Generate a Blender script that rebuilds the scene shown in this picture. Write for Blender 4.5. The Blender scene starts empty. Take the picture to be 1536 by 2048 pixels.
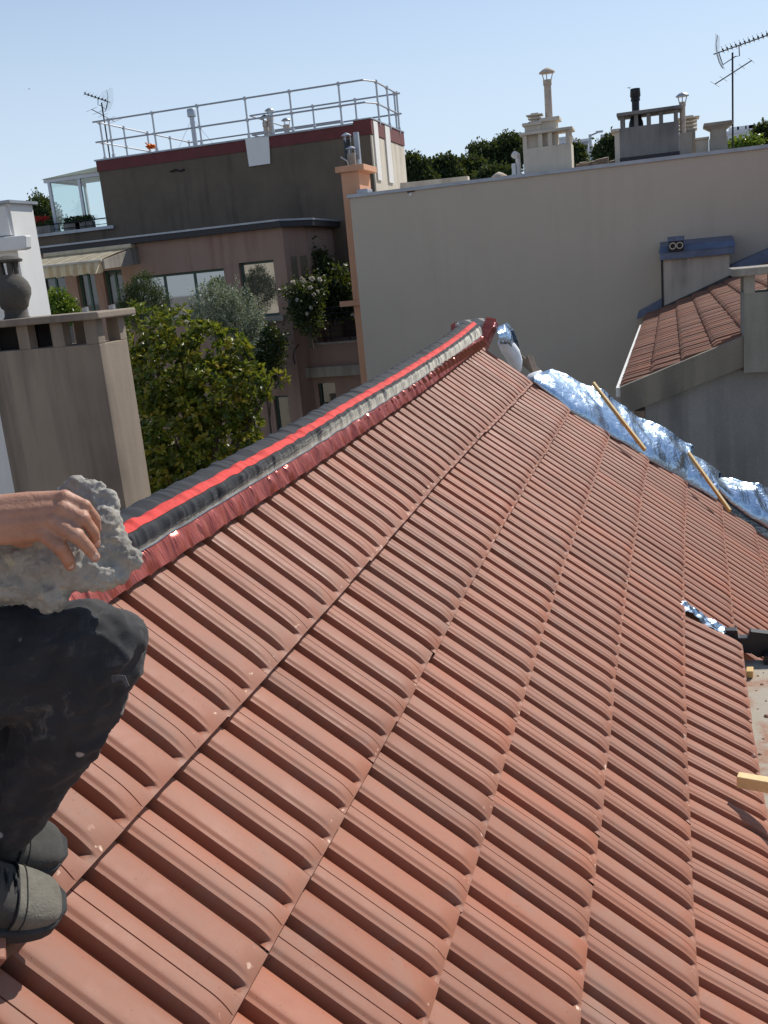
import bpy, bmesh, math, random
import numpy as np
from mathutils import Vector, Matrix
random.seed(7); RNG = np.random.default_rng(7)
SC = bpy.context.scene
COL = SC.collection

# ------------------------------------------------------------------ camera
F = 1919.435                                   # focal length in pixels of the 1536x2048 photograph
TH, RO, YAW, EL, PIT = np.radians([13.931777, 5.409384, 17.388405, 0.641866, 42.281888])
CZ = 12.0                                     # camera height above the street
DN = np.array([np.sin(RO) * np.cos(TH), np.cos(RO) * np.cos(TH), np.sin(TH)])
_fw = np.array([0, 0, 1.0]) - DN * DN[2]; _fw /= np.linalg.norm(_fw)
_rr = np.cross(DN, _fw); _rr *= np.sign(_rr[0])
M = np.array([_rr * np.cos(YAW) - _fw * np.sin(YAW), _fw * np.cos(YAW) + _rr * np.sin(YAW), -DN])
CAM = np.array([0.0, 0.0, CZ])
cam_data = bpy.data.cameras.new('camera'); cam = bpy.data.objects.new('camera', cam_data); COL.objects.link(cam)
cam_data.sensor_fit = 'VERTICAL'; cam_data.sensor_height = 36.0; cam_data.lens = F / 2048 * 36.0
cam_data.clip_start = 0.05; cam_data.clip_end = 4000
_R = Matrix(((M[0][0], -M[0][1], -M[0][2]), (M[1][0], -M[1][1], -M[1][2]), (M[2][0], -M[2][1], -M[2][2])))
cam.matrix_world = Matrix.Translation(Vector(CAM)) @ _R.to_4x4()
SC.camera = cam

# ------------------------------------------------------------------ sky, sun, exposure
SUN = np.array([0.35, 0.64, 0.68]); SUN /= np.linalg.norm(SUN)
world = bpy.data.worlds.new('World'); SC.world = world; world.use_nodes = True
_nt = world.node_tree; _bg = _nt.nodes['Background']
_sky = _nt.nodes.new('ShaderNodeTexSky'); _sky.sky_type = 'NISHITA'; _sky.sun_disc = False
_sky.sun_elevation = math.asin(SUN[2]); _sky.sun_rotation = math.atan2(SUN[0], SUN[1])
_sky.altitude = 50; _sky.air_density = 1.0; _sky.dust_density = 0.3; _sky.ozone_density = 2.5
# pale summer haze towards the horizon
_tc = _nt.nodes.new('ShaderNodeTexCoord'); _sx = _nt.nodes.new('ShaderNodeSeparateXYZ'); _nt.links.new(_tc.outputs['Generated'], _sx.inputs[0])
_rp = _nt.nodes.new('ShaderNodeValToRGB'); _rp.color_ramp.interpolation = 'EASE'
_rp.color_ramp.elements[0].position = 0.0; _rp.color_ramp.elements[0].color = (.93, .93, .93, 1)
_rp.color_ramp.elements[1].position = 0.47; _rp.color_ramp.elements[1].color = (0.08, 0.08, 0.08, 1)
_nt.links.new(_sx.outputs['Z'], _rp.inputs[0])
_mx = _nt.nodes.new('ShaderNodeMix'); _mx.data_type = 'RGBA'; _mx.inputs[7].default_value = (5.5, 6.5, 7.7, 1)
_nt.links.new(_rp.outputs[0], _mx.inputs[0]); _nt.links.new(_sky.outputs[0], _mx.inputs[6])
_nt.links.new(_mx.outputs[2], _bg.inputs[0]); _bg.inputs[1].default_value = 0.122
sun_data = bpy.data.lights.new('sun', 'SUN'); sun_data.energy = 4.8; sun_data.angle = math.radians(0.53)
sun_data.color = (1.0, 0.95, 0.87)
sun = bpy.data.objects.new('sun', sun_data); COL.objects.link(sun)
sun.rotation_euler = Vector(SUN).to_track_quat('Z', 'Y').to_euler(); sun.location = (20, 30, 60)
SC.view_settings.view_transform = 'Standard'; SC.view_settings.look = 'None'
SC.view_settings.exposure = 0.0; SC.view_settings.gamma = 1.0
SC.render.engine = 'CYCLES'
SC.cycles.max_bounces = 6; SC.cycles.use_denoising = True

# ------------------------------------------------------------------ pixel -> place helpers
def ray(px, py): return M @ np.array([px - 768.0, py - 1024.0, F])
def dep(px, py, d): return CAM + ray(px, py) * (d / F)
def onY(px, py, Y): r = ray(px, py); return CAM + r * (Y / r[1])
def onX(px, py, X): r = ray(px, py); return CAM + r * (X / r[0])
def onZ(px, py, Z): r = ray(px, py); return CAM + r * ((Z - CZ) / r[2])
def onP(px, py, p0, n): r = ray(px, py); return CAM + r * (((p0 - CAM) @ n) / (r @ n))

# ------------------------------------------------------------------ objects
WLOC = {}
def thing(name, label, cat, loc, group=None, kind=None):
    o = bpy.data.objects.new(name, None); COL.objects.link(o); o.empty_display_size = 0.1
    o.location = [float(c) for c in loc]; WLOC[o.name] = np.array(loc, float)
    if label: o['label'] = label
    if cat: o['category'] = cat
    if group: o['group'] = group
    if kind: o['kind'] = kind
    return o
def tag(o, label=None, cat=None, group=None, kind=None):
    if label: o['label'] = label
    if cat: o['category'] = cat
    if group: o['group'] = group
    if kind: o['kind'] = kind
    return o
def mesh(name, verts, faces, mat, parent=None, smooth=False, loc=None, label=None, auto=None):
    """verts in world space; the object sits at its parent's place (or loc)."""
    verts = np.asarray(verts, float).reshape(-1, 3)
    if parent is not None: base = WLOC[parent.name]
    else: base = np.array(loc, float) if loc is not None else (verts[:, :].min(0) + verts.max(0)) / 2 * [1, 1, 0] + [0, 0, verts[:, 2].min()]
    me = bpy.data.meshes.new(name)
    v = (verts - base)
    if isinstance(faces, np.ndarray):
        nf, k = faces.shape
        me.vertices.add(len(v)); me.vertices.foreach_set('co', v.astype(np.float32).ravel())
        me.loops.add(nf * k); me.loops.foreach_set('vertex_index', faces.astype(np.int32).ravel())
        me.polygons.add(nf); me.polygons.foreach_set('loop_start', np.arange(0, nf * k, k, dtype=np.int32))
        me.polygons.foreach_set('loop_total', np.full(nf, k, dtype=np.int32))
        me.update(calc_edges=True); me.validate()
    else:
        me.from_pydata([tuple(x) for x in v], [], faces); me.update()
    o = bpy.data.objects.new(name, me); COL.objects.link(o)
    if mat is not None: me.materials.append(mat)
    if smooth: me.polygons.foreach_set('use_smooth', np.ones(len(me.polygons), bool))
    if auto is not None:
        bm = bmesh.new(); bm.from_mesh(me)
        for e in bm.edges:
            e.smooth = not (len(e.link_faces) == 2 and e.calc_face_angle(0) > math.radians(auto))
        bm.to_mesh(me); bm.free()
    if parent is not None: o.parent = parent
    else: o.location = [float(c) for c in base]
    WLOC[o.name] = base
    if label: o['label'] = label
    return o
def pattr(o, name, data):
    a = o.data.attributes.new(name, 'FLOAT_COLOR', 'POINT')
    d = np.ones((len(o.data.vertices), 4), np.float32); d[:, :data.shape[1]] = data
    a.data.foreach_set('color', d.ravel())

class MB:
    """collects pieces of ONE part"""
    def __init__(s): s.v = []; s.f = []
    def add(s, vs, fs):
        n = len(s.v); s.v += [np.asarray(x, float) for x in vs]; s.f += [tuple(i + n for i in f) for f in fs]; return s
    def quad(s, a, b, c, d): return s.add([a, b, c, d], [(0, 1, 2, 3)])
    def hexa(s, p):   # 8 corners: bottom ring 0-3, top ring 4-7
        return s.add(p, [(3, 2, 1, 0), (4, 5, 6, 7), (0, 1, 5, 4), (1, 2, 6, 5), (2, 3, 7, 6), (3, 0, 4, 7)])
    def box(s, lo, hi):
        x0, y0, z0 = lo; x1, y1, z1 = hi
        return s.hexa([(x0, y0, z0), (x1, y0, z0), (x1, y1, z0), (x0, y1, z0), (x0, y0, z1), (x1, y0, z1), (x1, y1, z1), (x0, y1, z1)])
    def obox(s, o, ax, ay, az):   # origin corner and three edge vectors
        o, ax, ay, az = map(lambda q: np.asarray(q, float), (o, ax, ay, az))
        return s.hexa([o, o + ax, o + ax + ay, o + ay, o + az, o + ax + az, o + ax + ay + az, o + ay + az])
    def bar(s, a, b, w, h=None, up=(0, 0, 1)):   # rectangular bar from a to b
        a, b = np.asarray(a, float), np.asarray(b, float); h = h or w
        d = (b - a) / np.linalg.norm(b - a); u = np.asarray(up, float)
        if abs(d @ u) > 0.98: u = np.array([0, 1.0, 0])
        sd = np.cross(d, u); sd /= np.linalg.norm(sd); u = np.cross(sd, d)
        q = [(-w / 2, -h / 2), (w / 2, -h / 2), (w / 2, h / 2), (-w / 2, h / 2)]
        return s.hexa([a + sd * x + u * y for x, y in q] + [b + sd * x + u * y for x, y in q])
    def tube(s, pts, r, n=8, cap=True):
        pts = [np.asarray(p, float) for p in pts]; rs = r if hasattr(r, '__len__') else [r] * len(pts)
        n0 = len(s.v); ref = None
        for i, p in enumerate(pts):
            d = pts[min(i + 1, len(pts) - 1)] - pts[max(i - 1, 0)]; d = d / (np.linalg.norm(d) + 1e-12)
            if ref is None: ref = np.array([0, 0, 1.0]) if abs(d[2]) < 0.9 else np.array([1.0, 0, 0])
            a = np.cross(d, ref); a /= np.linalg.norm(a) + 1e-12; b = np.cross(a, d); ref = b
            for k in range(n):
                t = 2 * math.pi * k / n; s.v.append(p + (a * math.cos(t) + b * math.sin(t)) * rs[i])
        for i in range(len(pts) - 1):
            for k in range(n):
                q = n0 + i * n; s.f.append((q + k, q + (k + 1) % n, q + n + (k + 1) % n, q + n + k))
        if cap:
            s.f.append(tuple(n0 + k for k in reversed(range(n)))); q = n0 + (len(pts) - 1) * n; s.f.append(tuple(q + k for k in range(n)))
        return s
    def lathe(s, c, prof, n=20):   # prof: list of (radius, z)
        c = np.asarray(c, float); n0 = len(s.v)
        for r, z in prof:
            for k in range(n):
                t = 2 * math.pi * k / n; s.v.append(c + np.array([r * math.cos(t), r * math.sin(t), z]))
        for i in range(len(prof) - 1):
            for k in range(n):
                q = n0 + i * n; s.f.append((q + k, q + (k + 1) % n, q + n + (k + 1) % n, q + n + k))
        s.f.append(tuple(n0 + k for k in reversed(range(n)))); q = n0 + (len(prof) - 1) * n; s.f.append(tuple(q + k for k in range(n)))
        return s
    def prism(s, poly, ext):   # polygon (3-D points) extruded by a vector
        n = len(poly); e = np.asarray(ext, float); p = [np.asarray(x, float) for x in poly]
        fs = [tuple(reversed(range(n))), tuple(n + i for i in range(n))] + [(i, (i + 1) % n, n + (i + 1) % n, n + i) for i in range(n)]
        return s.add(p + [x + e for x in p], fs)
    def build(s, name, mat, parent=None, smooth=False, loc=None, label=None, bevel=0, auto=None):
        o = mesh(name, np.array(s.v), s.f, mat, parent, smooth or auto is not None, loc, label)
        bm = bmesh.new(); bm.from_mesh(o.data); bmesh.ops.recalc_face_normals(bm, faces=bm.faces)
        if auto is not None:
            for e in bm.edges:
                e.smooth = not (len(e.link_faces) == 2 and e.calc_face_angle(0) > math.radians(auto))
        bm.to_mesh(o.data); bm.free()
        if bevel:
            m = o.modifiers.new('bevel', 'BEVEL'); m.width = bevel; m.segments = 2; m.limit_method = 'ANGLE'
        return o

# ------------------------------------------------------------------ materials
def srgb(r, g, b):
    f = lambda c: (c / 255 / 12.92) if c <= 10 else ((c / 255 + 0.055) / 1.055) ** 2.4
    return (f(r), f(g), f(b), 1.0)
class NT:
    def __init__(s, name):
        s.m = bpy.data.materials.new(name); s.m.use_nodes = True; s.t = s.m.node_tree; s.n = s.t.nodes; s.b = s.n['Principled BSDF']
    def node(s, typ, **kw):
        n = s.n.new(typ)
        for k, v in kw.items(): setattr(n, k, v)
        return n
    def link(s, a, b): s.t.links.new(a, b)
    def coord(s, which='Object', scale=(1, 1, 1), attr=None):
        if attr:
            t = s.node('ShaderNodeAttribute'); t.attribute_name = attr; out = t.outputs['Vector']
        else: out = s.node('ShaderNodeTexCoord').outputs[which]
        mp = s.node('ShaderNodeMapping'); mp.inputs['Scale'].default_value = scale; s.link(out, mp.inputs[0]); return mp.outputs[0]
    def noise(s, co, scale, detail=6, rough=0.6, dist=0.0):
        n = s.node('ShaderNodeTexNoise'); n.inputs['Scale'].default_value = scale; n.inputs['Detail'].default_value = detail
        n.inputs['Roughness'].default_value = rough; n.inputs['Distortion'].default_value = dist
        if co is not None: s.link(co, n.inputs['Vector'])
        return n.outputs['Fac']
    def ramp(s, fac, stops):
        r = s.node('ShaderNodeValToRGB'); e = r.color_ramp.elements
        while len(e) > 1: e.remove(e[-1])
        e[0].position = stops[0][0]; e[0].color = stops[0][1]
        for p, c in stops[1:]: x = e.new(p); x.color = c
        s.link(fac, r.inputs[0]); return r.outputs[0]
    def mix(s, fac, a, b, mode='MIX'):
        m = s.node('ShaderNodeMix', data_type='RGBA', blend_type=mode)
        for i, v in ((0, fac), (6, a), (7, b)):
            if hasattr(v, 'links') or hasattr(v, 'is_linked'): s.link(v, m.inputs[i])
            else: m.inputs[i].default_value = v
        return m.outputs[2]
    def math(s, op, a, b=0.0, c=None):
        m = s.node('ShaderNodeMath', operation=op)
        for i, v in enumerate((a, b) if c is None else (a, b, c)):
            if hasattr(v, 'is_linked'): s.link(v, m.inputs[i])
            else: m.inputs[i].default_value = v
        return m.outputs[0]
    def bump(s, h, strength=0.3, dist=0.01):
        b = s.node('ShaderNodeBump'); b.inputs['Strength'].default_value = strength; b.inputs['Distance'].default_value = dist
        s.link(h, b.inputs['Height']); s.link(b.outputs[0], s.b.inputs['Normal'])
    def color(s, c):
        if hasattr(c, 'is_linked'): s.link(c, s.b.inputs['Base Color'])
        else: s.b.inputs['Base Color'].default_value = c
    def rough(s, r):
        if hasattr(r, 'is_linked'): s.link(r, s.b.inputs['Roughness'])
        else: s.b.inputs['Roughness'].default_value = r
def g(v): return (v, v, v, 1)
def m_plain(name, c, rough=0.7, metal=0.0, var=0.15, scale=8, bump=0.15, bscale=60, bdist=0.004):
    t = NT(name); co = t.coord()
    n = t.noise(co, scale); d = tuple(x * (1 - var) for x in c[:3]) + (1,); l = tuple(min(1, x * (1 + var)) for x in c[:3]) + (1,)
    t.color(t.ramp(n, [(0.3, d), (0.7, l)])); t.rough(rough); t.b.inputs['Metallic'].default_value = metal
    if bump: t.bump(t.noise(co, bscale, 4), bump, bdist)
    return t.m
def m_render(name, base, stain, grain=90, streak=True, patch=0.5, rough=0.92, bump=0.35, lo=0.42, hi=0.72, bd=0.006):
    """wall render: fine grain, soft blotches, vertical rain streaks"""
    t = NT(name); co = t.coord()
    blot = t.noise(co, 0.9, 8, 0.65)
    c = t.mix(t.ramp(blot, [(0.38, g(0)), (0.68, g(1))]), base, tuple(x * (1 - 0.22 * patch) for x in base[:3]) + (1,))
    if streak:
        st = t.noise(t.coord(scale=(1, 1, 0.08)), 3.2, 6, 0.6)
        st2 = t.noise(co, 0.5, 3)
        k = t.math('MULTIPLY', t.ramp(st, [(lo, g(0)), (hi, g(1))]), t.ramp(st2, [(0.35, g(0)), (0.65, g(1))]))
        c = t.mix(k, c, stain)
    fine = t.noise(co, grain, 3, 0.7)
    c = t.mix(0.12, c, t.ramp(fine, [(0.3, g(0)), (0.7, g(1))]), 'OVERLAY')
    t.color(c); t.rough(rough); t.bump(fine, bump, bd)
    return t.m
# ================================================================== THE ROOF
RIB = 0.11
S = RIB / 0.081842
D1 = np.array([0, np.cos(EL), np.sin(EL)]); UPP = np.array([0, -np.sin(EL), np.cos(EL)])
NR = np.array([np.sin(PIT), 0, 0]) + UPP * np.cos(PIT); SL = np.array([np.cos(PIT), 0, 0]) - UPP * np.sin(PIT)
def roof(u, v, o=0.0):
    u, v, o = np.broadcast_arrays(np.asarray(u, float), np.asarray(v, float), np.asarray(o, float))
    return CAM - NR * S + u[..., None] * D1 + v[..., None] * SL + o[..., None] * NR
def toroof(px, py, o=0.0):
    r = ray(px, py); P = r * ((-(S - o)) / (r @ NR)); return P @ D1, P @ SL

def mat_tile():
    t = NT('terracotta'); at = t.node('ShaderNodeAttribute'); at.attribute_name = 'tint'
    sp = t.node('ShaderNodeSeparateColor'); t.link(at.outputs['Color'], sp.inputs[0]); r1, r2, bb = sp.outputs
    uvw = t.coord(attr='place'); lng = t.coord(attr='place', scale=(1, 0.18, 1))
    base = t.ramp(r1, [(0.0, srgb(139, 89, 69)), (0.35, srgb(147, 96, 76)), (0.7, srgb(153, 101, 80)), (1.0, srgb(160, 99, 75))])
    n1 = t.noise(lng, 9, 6, 0.62, 0.3)
    c = t.mix(t.math('MULTIPLY', t.ramp(n1, [(0.40, g(0)), (0.66, g(1))]), 0.5), base, srgb(147, 108, 90))
    n2 = t.noise(lng, 4.3, 5, 0.6)
    c = t.mix(t.math('MULTIPLY', t.ramp(n2, [(0.48, g(0)), (0.72, g(1))]), 0.50), c, srgb(158, 95, 69))
    n3 = t.noise(uvw, 5.5, 7, 0.7, 0.4)
    dust = t.math('MULTIPLY', t.ramp(n3, [(0.52, g(0)), (0.70, g(1))]), 0.46)
    c = t.mix(dust, c, srgb(144, 122, 110))
    sc = t.noise(t.coord(attr='place', scale=(2.2, 0.7, 1)), 16, 8, 0.8, 0.8)
    c = t.mix(t.math('MULTIPLY', t.ramp(sc, [(0.66, g(0)), (0.74, g(1))]), 0.5), c, srgb(186, 156, 136))
    sp2 = t.noise(uvw, 130, 2, 0.5); c = t.mix(t.math('MULTIPLY', t.ramp(sp2, [(0.69, g(0)), (0.74, g(1))]), 0.5), c, srgb(96, 58, 46))
    # pale chips along the worn nose of each tile
    ch = t.noise(uvw, 42, 3, 0.55); ed = t.ramp(bb, [(0.90, g(0)), (0.97, g(1))])
    c = t.mix(t.math('MULTIPLY', t.ramp(ch, [(0.66, g(0)), (0.71, g(1))]), ed), c, srgb(224, 190, 168))
    t.color(c); t.rough(t.ramp(n3, [(0.3, g(0.52)), (0.7, g(0.72))]))
    t.b.inputs['Specular IOR Level'].default_value = 0.35
    fine = t.noise(uvw, 420, 2, 0.6); t.bump(fine, 0.10, 0.002)
    return t.m
TILE = mat_tile()

# lower edge (nose) of each course as v(rib index), in rib widths; measured on the photograph
VC = [
 ([2, 20, 40, 68], [-5.2, -5.2, -5.3, -5.5]),
 ([2, 10, 17, 21, 31, 40, 48, 64, 76], [-.68, -.69, -.70, -.66, -.74, -.83, -.77, -.66, -.6]),
 ([2, 10, 17, 21, 26, 33, 42, 64, 76], [2.38, 2.39, 2.38, 2.40, 2.33, 2.27, 2.25, 2.38, 2.45]),
 ([2, 13, 21, 33, 40, 49, 66, 76], [5.43, 5.41, 5.35, 5.24, 5.29, 5.42, 5.58, 5.65]),
 ([2, 16, 24, 34, 42, 46, 54, 69, 76], [8.5, 8.45, 8.38, 8.31, 8.36, 8.45, 8.61, 8.93, 9.05]),
 ([2, 18, 25, 33, 40, 49, 59, 71, 76], [11.6, 11.56, 11.49, 11.45, 11.52, 11.64, 11.98, 12.35, 12.5]),
 ([2, 30, 37, 43, 46.9, 47, 55, 61, 71, 76], [14.42, 14.42, 14.46, 14.62, 14.7, 14.8, 15.07, 15.17, 15.61, 15.8]),
 ([2, 60, 67, 73, 76], [18.2, 18.5, 18.57, 18.82, 18.95]),
 ([2, 60, 76], [21.5, 21.8, 22.2]),
 ([2, 60, 76], [24.8, 25.1, 25.4]),
]
def vline(i, k):
    xs, ys = VC[i]; k = np.asarray(k, float)
    d = np.linspace(-4, 4, 9)
    return np.mean([np.interp(k + x, xs, ys) for x in d], axis=0) * RIB
PROF = [(0.0, .0185), (.012, .001), (.030, -.015), (.168, -.015), (.200, .0245), (.210, .0272), (.266, .0282), (.287, .0288), (.325, .0318), (.366, .0330), (.46, .0328)]
TAIL = [(.80, .0290), (.92, .0240), (.985, .0195)]
JOIN = [(.590, .0309), (.595, .0225), (.611, .0225), (.617, .0307)]
PLAIN = [(.60, .0309)]
BS = np.array([0, .12, .3, .5, .70, .80, .84, .87, .89, .905, .918, .93, .941, .951, .960, .969, .978, .986, .993, .997, 1.0])
ZN = .0165                                     # level of the nose, between the ribs' tops and the valleys
EF = np.clip((BS - .83) / .17, 0, 1) ** 2.3     # ribs bend down to the nose
EG = np.clip((BS - .885) / .095, 0, 1) ** 1.6    # valleys run out before it
EG = np.where(EG > .5, 1 - (1 - EG) ** 1.5 * .9, EG); EG = np.clip(EG, 0, 1)
def tile_course(i, k0, k1, lift=None, step=2):
    """one course of interlocking tiles between nose lines i-1 and i, ribs k0..k1"""
    V, Fc, T, P = [], [], [], []; n0 = 0
    for kt in range(k0, k1, step):
        nr = min(step, k1 - kt); prof = []
        for j in range(nr):
            prof += [(kt + j + a, h) for a, h in PROF + (JOIN if j == 0 else PLAIN) + TAIL]
        prof.append((kt + nr - 0.002, .0187)); prof = np.array(prof)
        ks = prof[:, 0]; top = prof[:, 1]
        rt, r2 = RNG.random(2); dz = RNG.normal(0, .0008); dv = RNG.normal(0, .0018); tl = RNG.normal(0, .0012); sk = RNG.normal(0, .0010)
        v1 = vline(i, ks) + dv; v0 = vline(i - 1, ks) - 0.03
        b = BS[:, None]
        v = v0 + (v1 - v0) * b
        # heights above the roof plane
        e_ = np.where(top[None] < ZN, EG[:, None], EF[:, None])
        o = -.041 * (1 - b) - ZN + top * (1 - e_) + ZN * e_ + dz + tl * (b - .5) + sk * (ks - ks.mean())
        if lift is not None: o = o + lift(v, v0 + .03)
        u = np.broadcast_to(ks * RIB, v.shape)
        pts = roof(u, v, o)
        tail = roof(u[-1], v[-1] - .001, o[-1] - .024)                    # the visible thickness of the nose
        pts = np.concatenate([pts, tail[None]], 0)
        nb, na = pts.shape[:2]
        idx = np.arange(nb * na).reshape(nb, na) + n0
        q = np.stack([idx[:-1, :-1], idx[1:, :-1], idx[1:, 1:], idx[:-1, 1:]], -1).reshape(-1, 4)
        V.append(pts.reshape(-1, 3)); Fc.append(q); n0 += nb * na
        tt = np.zeros((nb, na, 3)); tt[..., 0] = rt; tt[..., 1] = r2; tt[:-1, :, 2] = BS[:, None]; tt[-1, :, 2] = 1; T.append(tt.reshape(-1, 3))
        pp = np.zeros((nb, na, 3)); pp[..., 0] = ks * RIB + rt * 7; pp[:-1, :, 1] = v; pp[-1, :, 1] = v[-1] + .02; pp[..., 2] = r2 * 9; P.append(pp.reshape(-1, 3))
    return np.concatenate(V), np.concatenate(Fc), np.concatenate(T), np.concatenate(P)
def tiles(name, pieces, parent, label=None):
    V, Fc, T, P = [], [], [], []; n = 0
    for v, f, t, p in pieces:
        V.append(v); Fc.append(f + n); T.append(t); P.append(p); n += len(v)
    o = mesh(name, np.concatenate(V), np.concatenate(Fc), TILE, parent, True, label=label, auto=38)
    pattr(o, 'tint', np.concatenate(T)); pattr(o, 'place', np.concatenate(P))
    return o
KE = [0, 63, 64, 66, 68, 70, 72, 73, 74, 75]     # rib at the far verge, course by course
KN = 44                                            # rib where the short (near) part of the slope stops
roof_t = thing('tiled_roof', 'large slope of new red clay tiles in ribbed courses filling the foreground', 'roof', roof(4.0, 1.0))
tiles('tile_slope', [tile_course(i, 2, KE[i]) for i in range(1, 6)] + [tile_course(i, KN + 1, KE[i]) for i in (6, 7, 8, 9)], roof_t)
tiles('eave_course', [tile_course(6, 2, KN, lift=lambda v, v0: np.clip(v - v0, 0, 1) * math.tan(math.radians(6.6)))], roof_t, label='flatter last course of tiles along the near eave')
# ------------------------------------------------------------------ rest of the house under the tiles
XC = float(roof(0, -.575)[0])                       # the ridge line
def mirror(v): v = np.array(v); v[..., 0] = 2 * XC - v[..., 0]; return v
_p = [tile_course(i, 2, 62) for i in (1, 2, 3, 4, 5, 6)]
tiles('rear_slope', [(mirror(v), f[:, ::-1], t, p) for v, f, t, p in _p], roof_t, label='tiles on the hidden far side of the ridge')
M_WALL0 = m_render('old_render', srgb(176, 164, 148), srgb(96, 86, 78))
def zr(x, o=0.0):                                    # height of the slope at X = x
    v = (x - XC) / math.cos(PIT) - .575; return float(roof(0, v)[2]) + o
b = MB()
for y0, y1, xe in ((-2.5, 4.985, 0.10), (4.99, 7.3, 0.98)):
    xl = 2 * XC - xe
    b.prism([(XC, y0, zr(XC, -.16)), (xe, y0, zr(xe, -.16)), (xe, y0, 0), (xl, y0, 0), (xl, y0, zr(xe, -.16))], (0, y1 - y0, 0))
b.build('wall', M_WALL0, roof_t)
M_FOIL = NT('foil'); _c = M_FOIL.coord()
M_FOIL.color((.42, .53, .66, 1)); M_FOIL.b.inputs['Metallic'].default_value = 1.0; M_FOIL.rough(0.27)
M_FOIL.bump(M_FOIL.noise(_c, 13, 2, 0.45, 2.0), 0.35, 0.02)
M_FOIL = M_FOIL.m
def crumple(P, amp, seed, freq=7.0):
    """ridged value-noise displacement for grids of points (n,m,3)"""
    r = np.random.default_rng(seed); out = np.zeros(P.shape[:2])
    for o in range(4):
        d = r.normal(size=(5, 3)); ph = r.random(5) * 6.28
        for k in range(5):
            w = P @ d[k] * freq * (1.9 ** o) + ph[k] + 1.3 * np.sin(P @ d[(k + 2) % 5] * freq * .7)
            out += (np.abs(((w / 3.14159) % 2) - 1) ** 1.6 - .4) * amp / 5 * (0.36 ** o)
    return out
def grid_obj(name, P, mat, parent=None, smooth=True, **kw):
    n, m = P.shape[:2]; idx = np.arange(n * m).reshape(n, m)
    q = np.stack([idx[:-1, :-1], idx[1:, :-1], idx[1:, 1:], idx[:-1, 1:]], -1).reshape(-1, 4)
    return mesh(name, P.reshape(-1, 3), q, mat, parent, smooth, **kw)
# reflective underlay showing in the gap beside the eave course
uu = np.linspace(4.80, 4.935, 22); vv = np.linspace(1.24, 1.64, 60)
U_, V_ = np.meshgrid(uu, vv, indexing='ij'); P = roof(U_, V_, -.002 + .105 * (V_ - 1.27))
P = P + NR * (crumple(P, .045, 3, 26))[..., None]
grid_obj('underlay', P, M_FOIL, roof_t, label='strip of crumpled silver underlay in the gap beside the eave course')

# ------------------------------------------------------------------ ridge roll
def dvr(u): return np.interp(u, [0, 3.1, 3.8, 4.6, 5.7, 6.4, 7.0], [0, 0, -.014, -.024, -.052, -.08, -.115])
def dvf(u): return np.interp(u, [0, 3.1, 3.9, 4.85, 5.57, 6.5, 7.0], [0, -.002, -.010, -.02, -.035, -.06, -.075])
UR = np.arange(0.30, 6.98, 0.0045)
def wob(u, s, f): 
    r = np.random.default_rng(s); return sum(np.sin(u * f * (0.6 + r.random()) + r.random() * 6.3) for _ in range(5)) / 5
WR = wob(UR, 1, 60) * .0045 + wob(UR, 2, 25) * .005 + np.clip(wob(UR, 9, 48), 0.1, 1) * .010 + np.clip(wob(UR, 10, 110), .1, 1) * .006
def strip(cols):  # cols: list of arrays (n,3)
    return np.stack(cols, 1)
redlo = roof(UR, -.551 + dvr(UR) + .0035 * wob(UR, 14, 40), .064 + .45 * WR)
seam = roof(UR, -.506 + dvf(UR) + .003 * wob(UR, 4, 20), .032 + .2 * WR)
frlow = roof(UR, -.452 + dvf(UR) + .004 * wob(UR, 5, 22), .007)
crest = redlo + np.stack([-.022 + 0 * UR, 0 * UR, .012 + .55 * WR], 1)
redup = redlo + np.stack([-.045 + 0 * UR, 0 * UR, .003 + .2 * WR], 1)
farb = redup + np.stack([-.060 + 0 * UR, 0 * UR, .016 + .3 * WR], 1)
farseam = redup + np.stack([-.105 + 0 * UR, 0 * UR, -.055 + .2 * WR], 1)
farlow = farseam + np.stack([-.045 + 0 * UR, 0 * UR, -.062 + 0 * UR], 1)
def lerpcols(a, c, n, bulge=0.0, wr=None, nrm=NR):
    out = []
    for i in range(n + 1):
        t = i / n; p = a * (1 - t) + c * t; s = 4 * t * (1 - t)
        out.append(p + nrm * (bulge * s + (wr * s if wr is not None else 0))[..., None] if wr is not None else p + nrm * bulge * s)
    return out
t = NT('black_felt'); at = t.node('ShaderNodeAttribute'); at.attribute_name = 'place'
sp = t.node('ShaderNodeSeparateColor'); t.link(at.outputs['Color'], sp.inputs[0])
co = t.coord(attr='place', scale=(1, 2.2, 1))
wn = t.noise(co, 26, 9, 0.82, 1.2); w2 = t.noise(co, 8, 4, 0.6)
band = t.ramp(sp.outputs[1], [(0.0, g(.34)), (0.14, g(.16)), (0.30, g(.05)), (0.72, g(0.0)), (1, g(0))])
far = t.ramp(sp.outputs[2], [(0.0, g(0)), (0.33, g(.06)), (0.52, g(.26)), (0.75, g(.36)), (1, g(.42))])
fb = t.math('MULTIPLY', far, t.ramp(sp.outputs[1], [(0.0, g(.9)), (0.6, g(1)), (0.8, g(.1)), (1, g(0))]))
k = t.math('ADD', t.math('ADD', wn, t.math('MULTIPLY', w2, 0.25)), t.math('ADD', band, fb))
c = t.mix(t.ramp(k, [(0.80, g(0)), (1.00, g(1))]), (.018, .020, .026, 1), (.62, .58, .48, 1))
t.color(c); t.rough(0.85); t.bump(t.noise(t.coord(attr='place'), 300, 2), 0.25, 0.003); M_FELT = t.m
M_STRIPE = m_plain('red_stripe', (.66, .052, .042, 1), 0.85, 0, .28, 22, .4, 300, .003)
t = NT('pleated_metal'); co = t.coord(attr='place', scale=(1, .2, 1)); n = t.noise(co, 40, 4)
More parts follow.
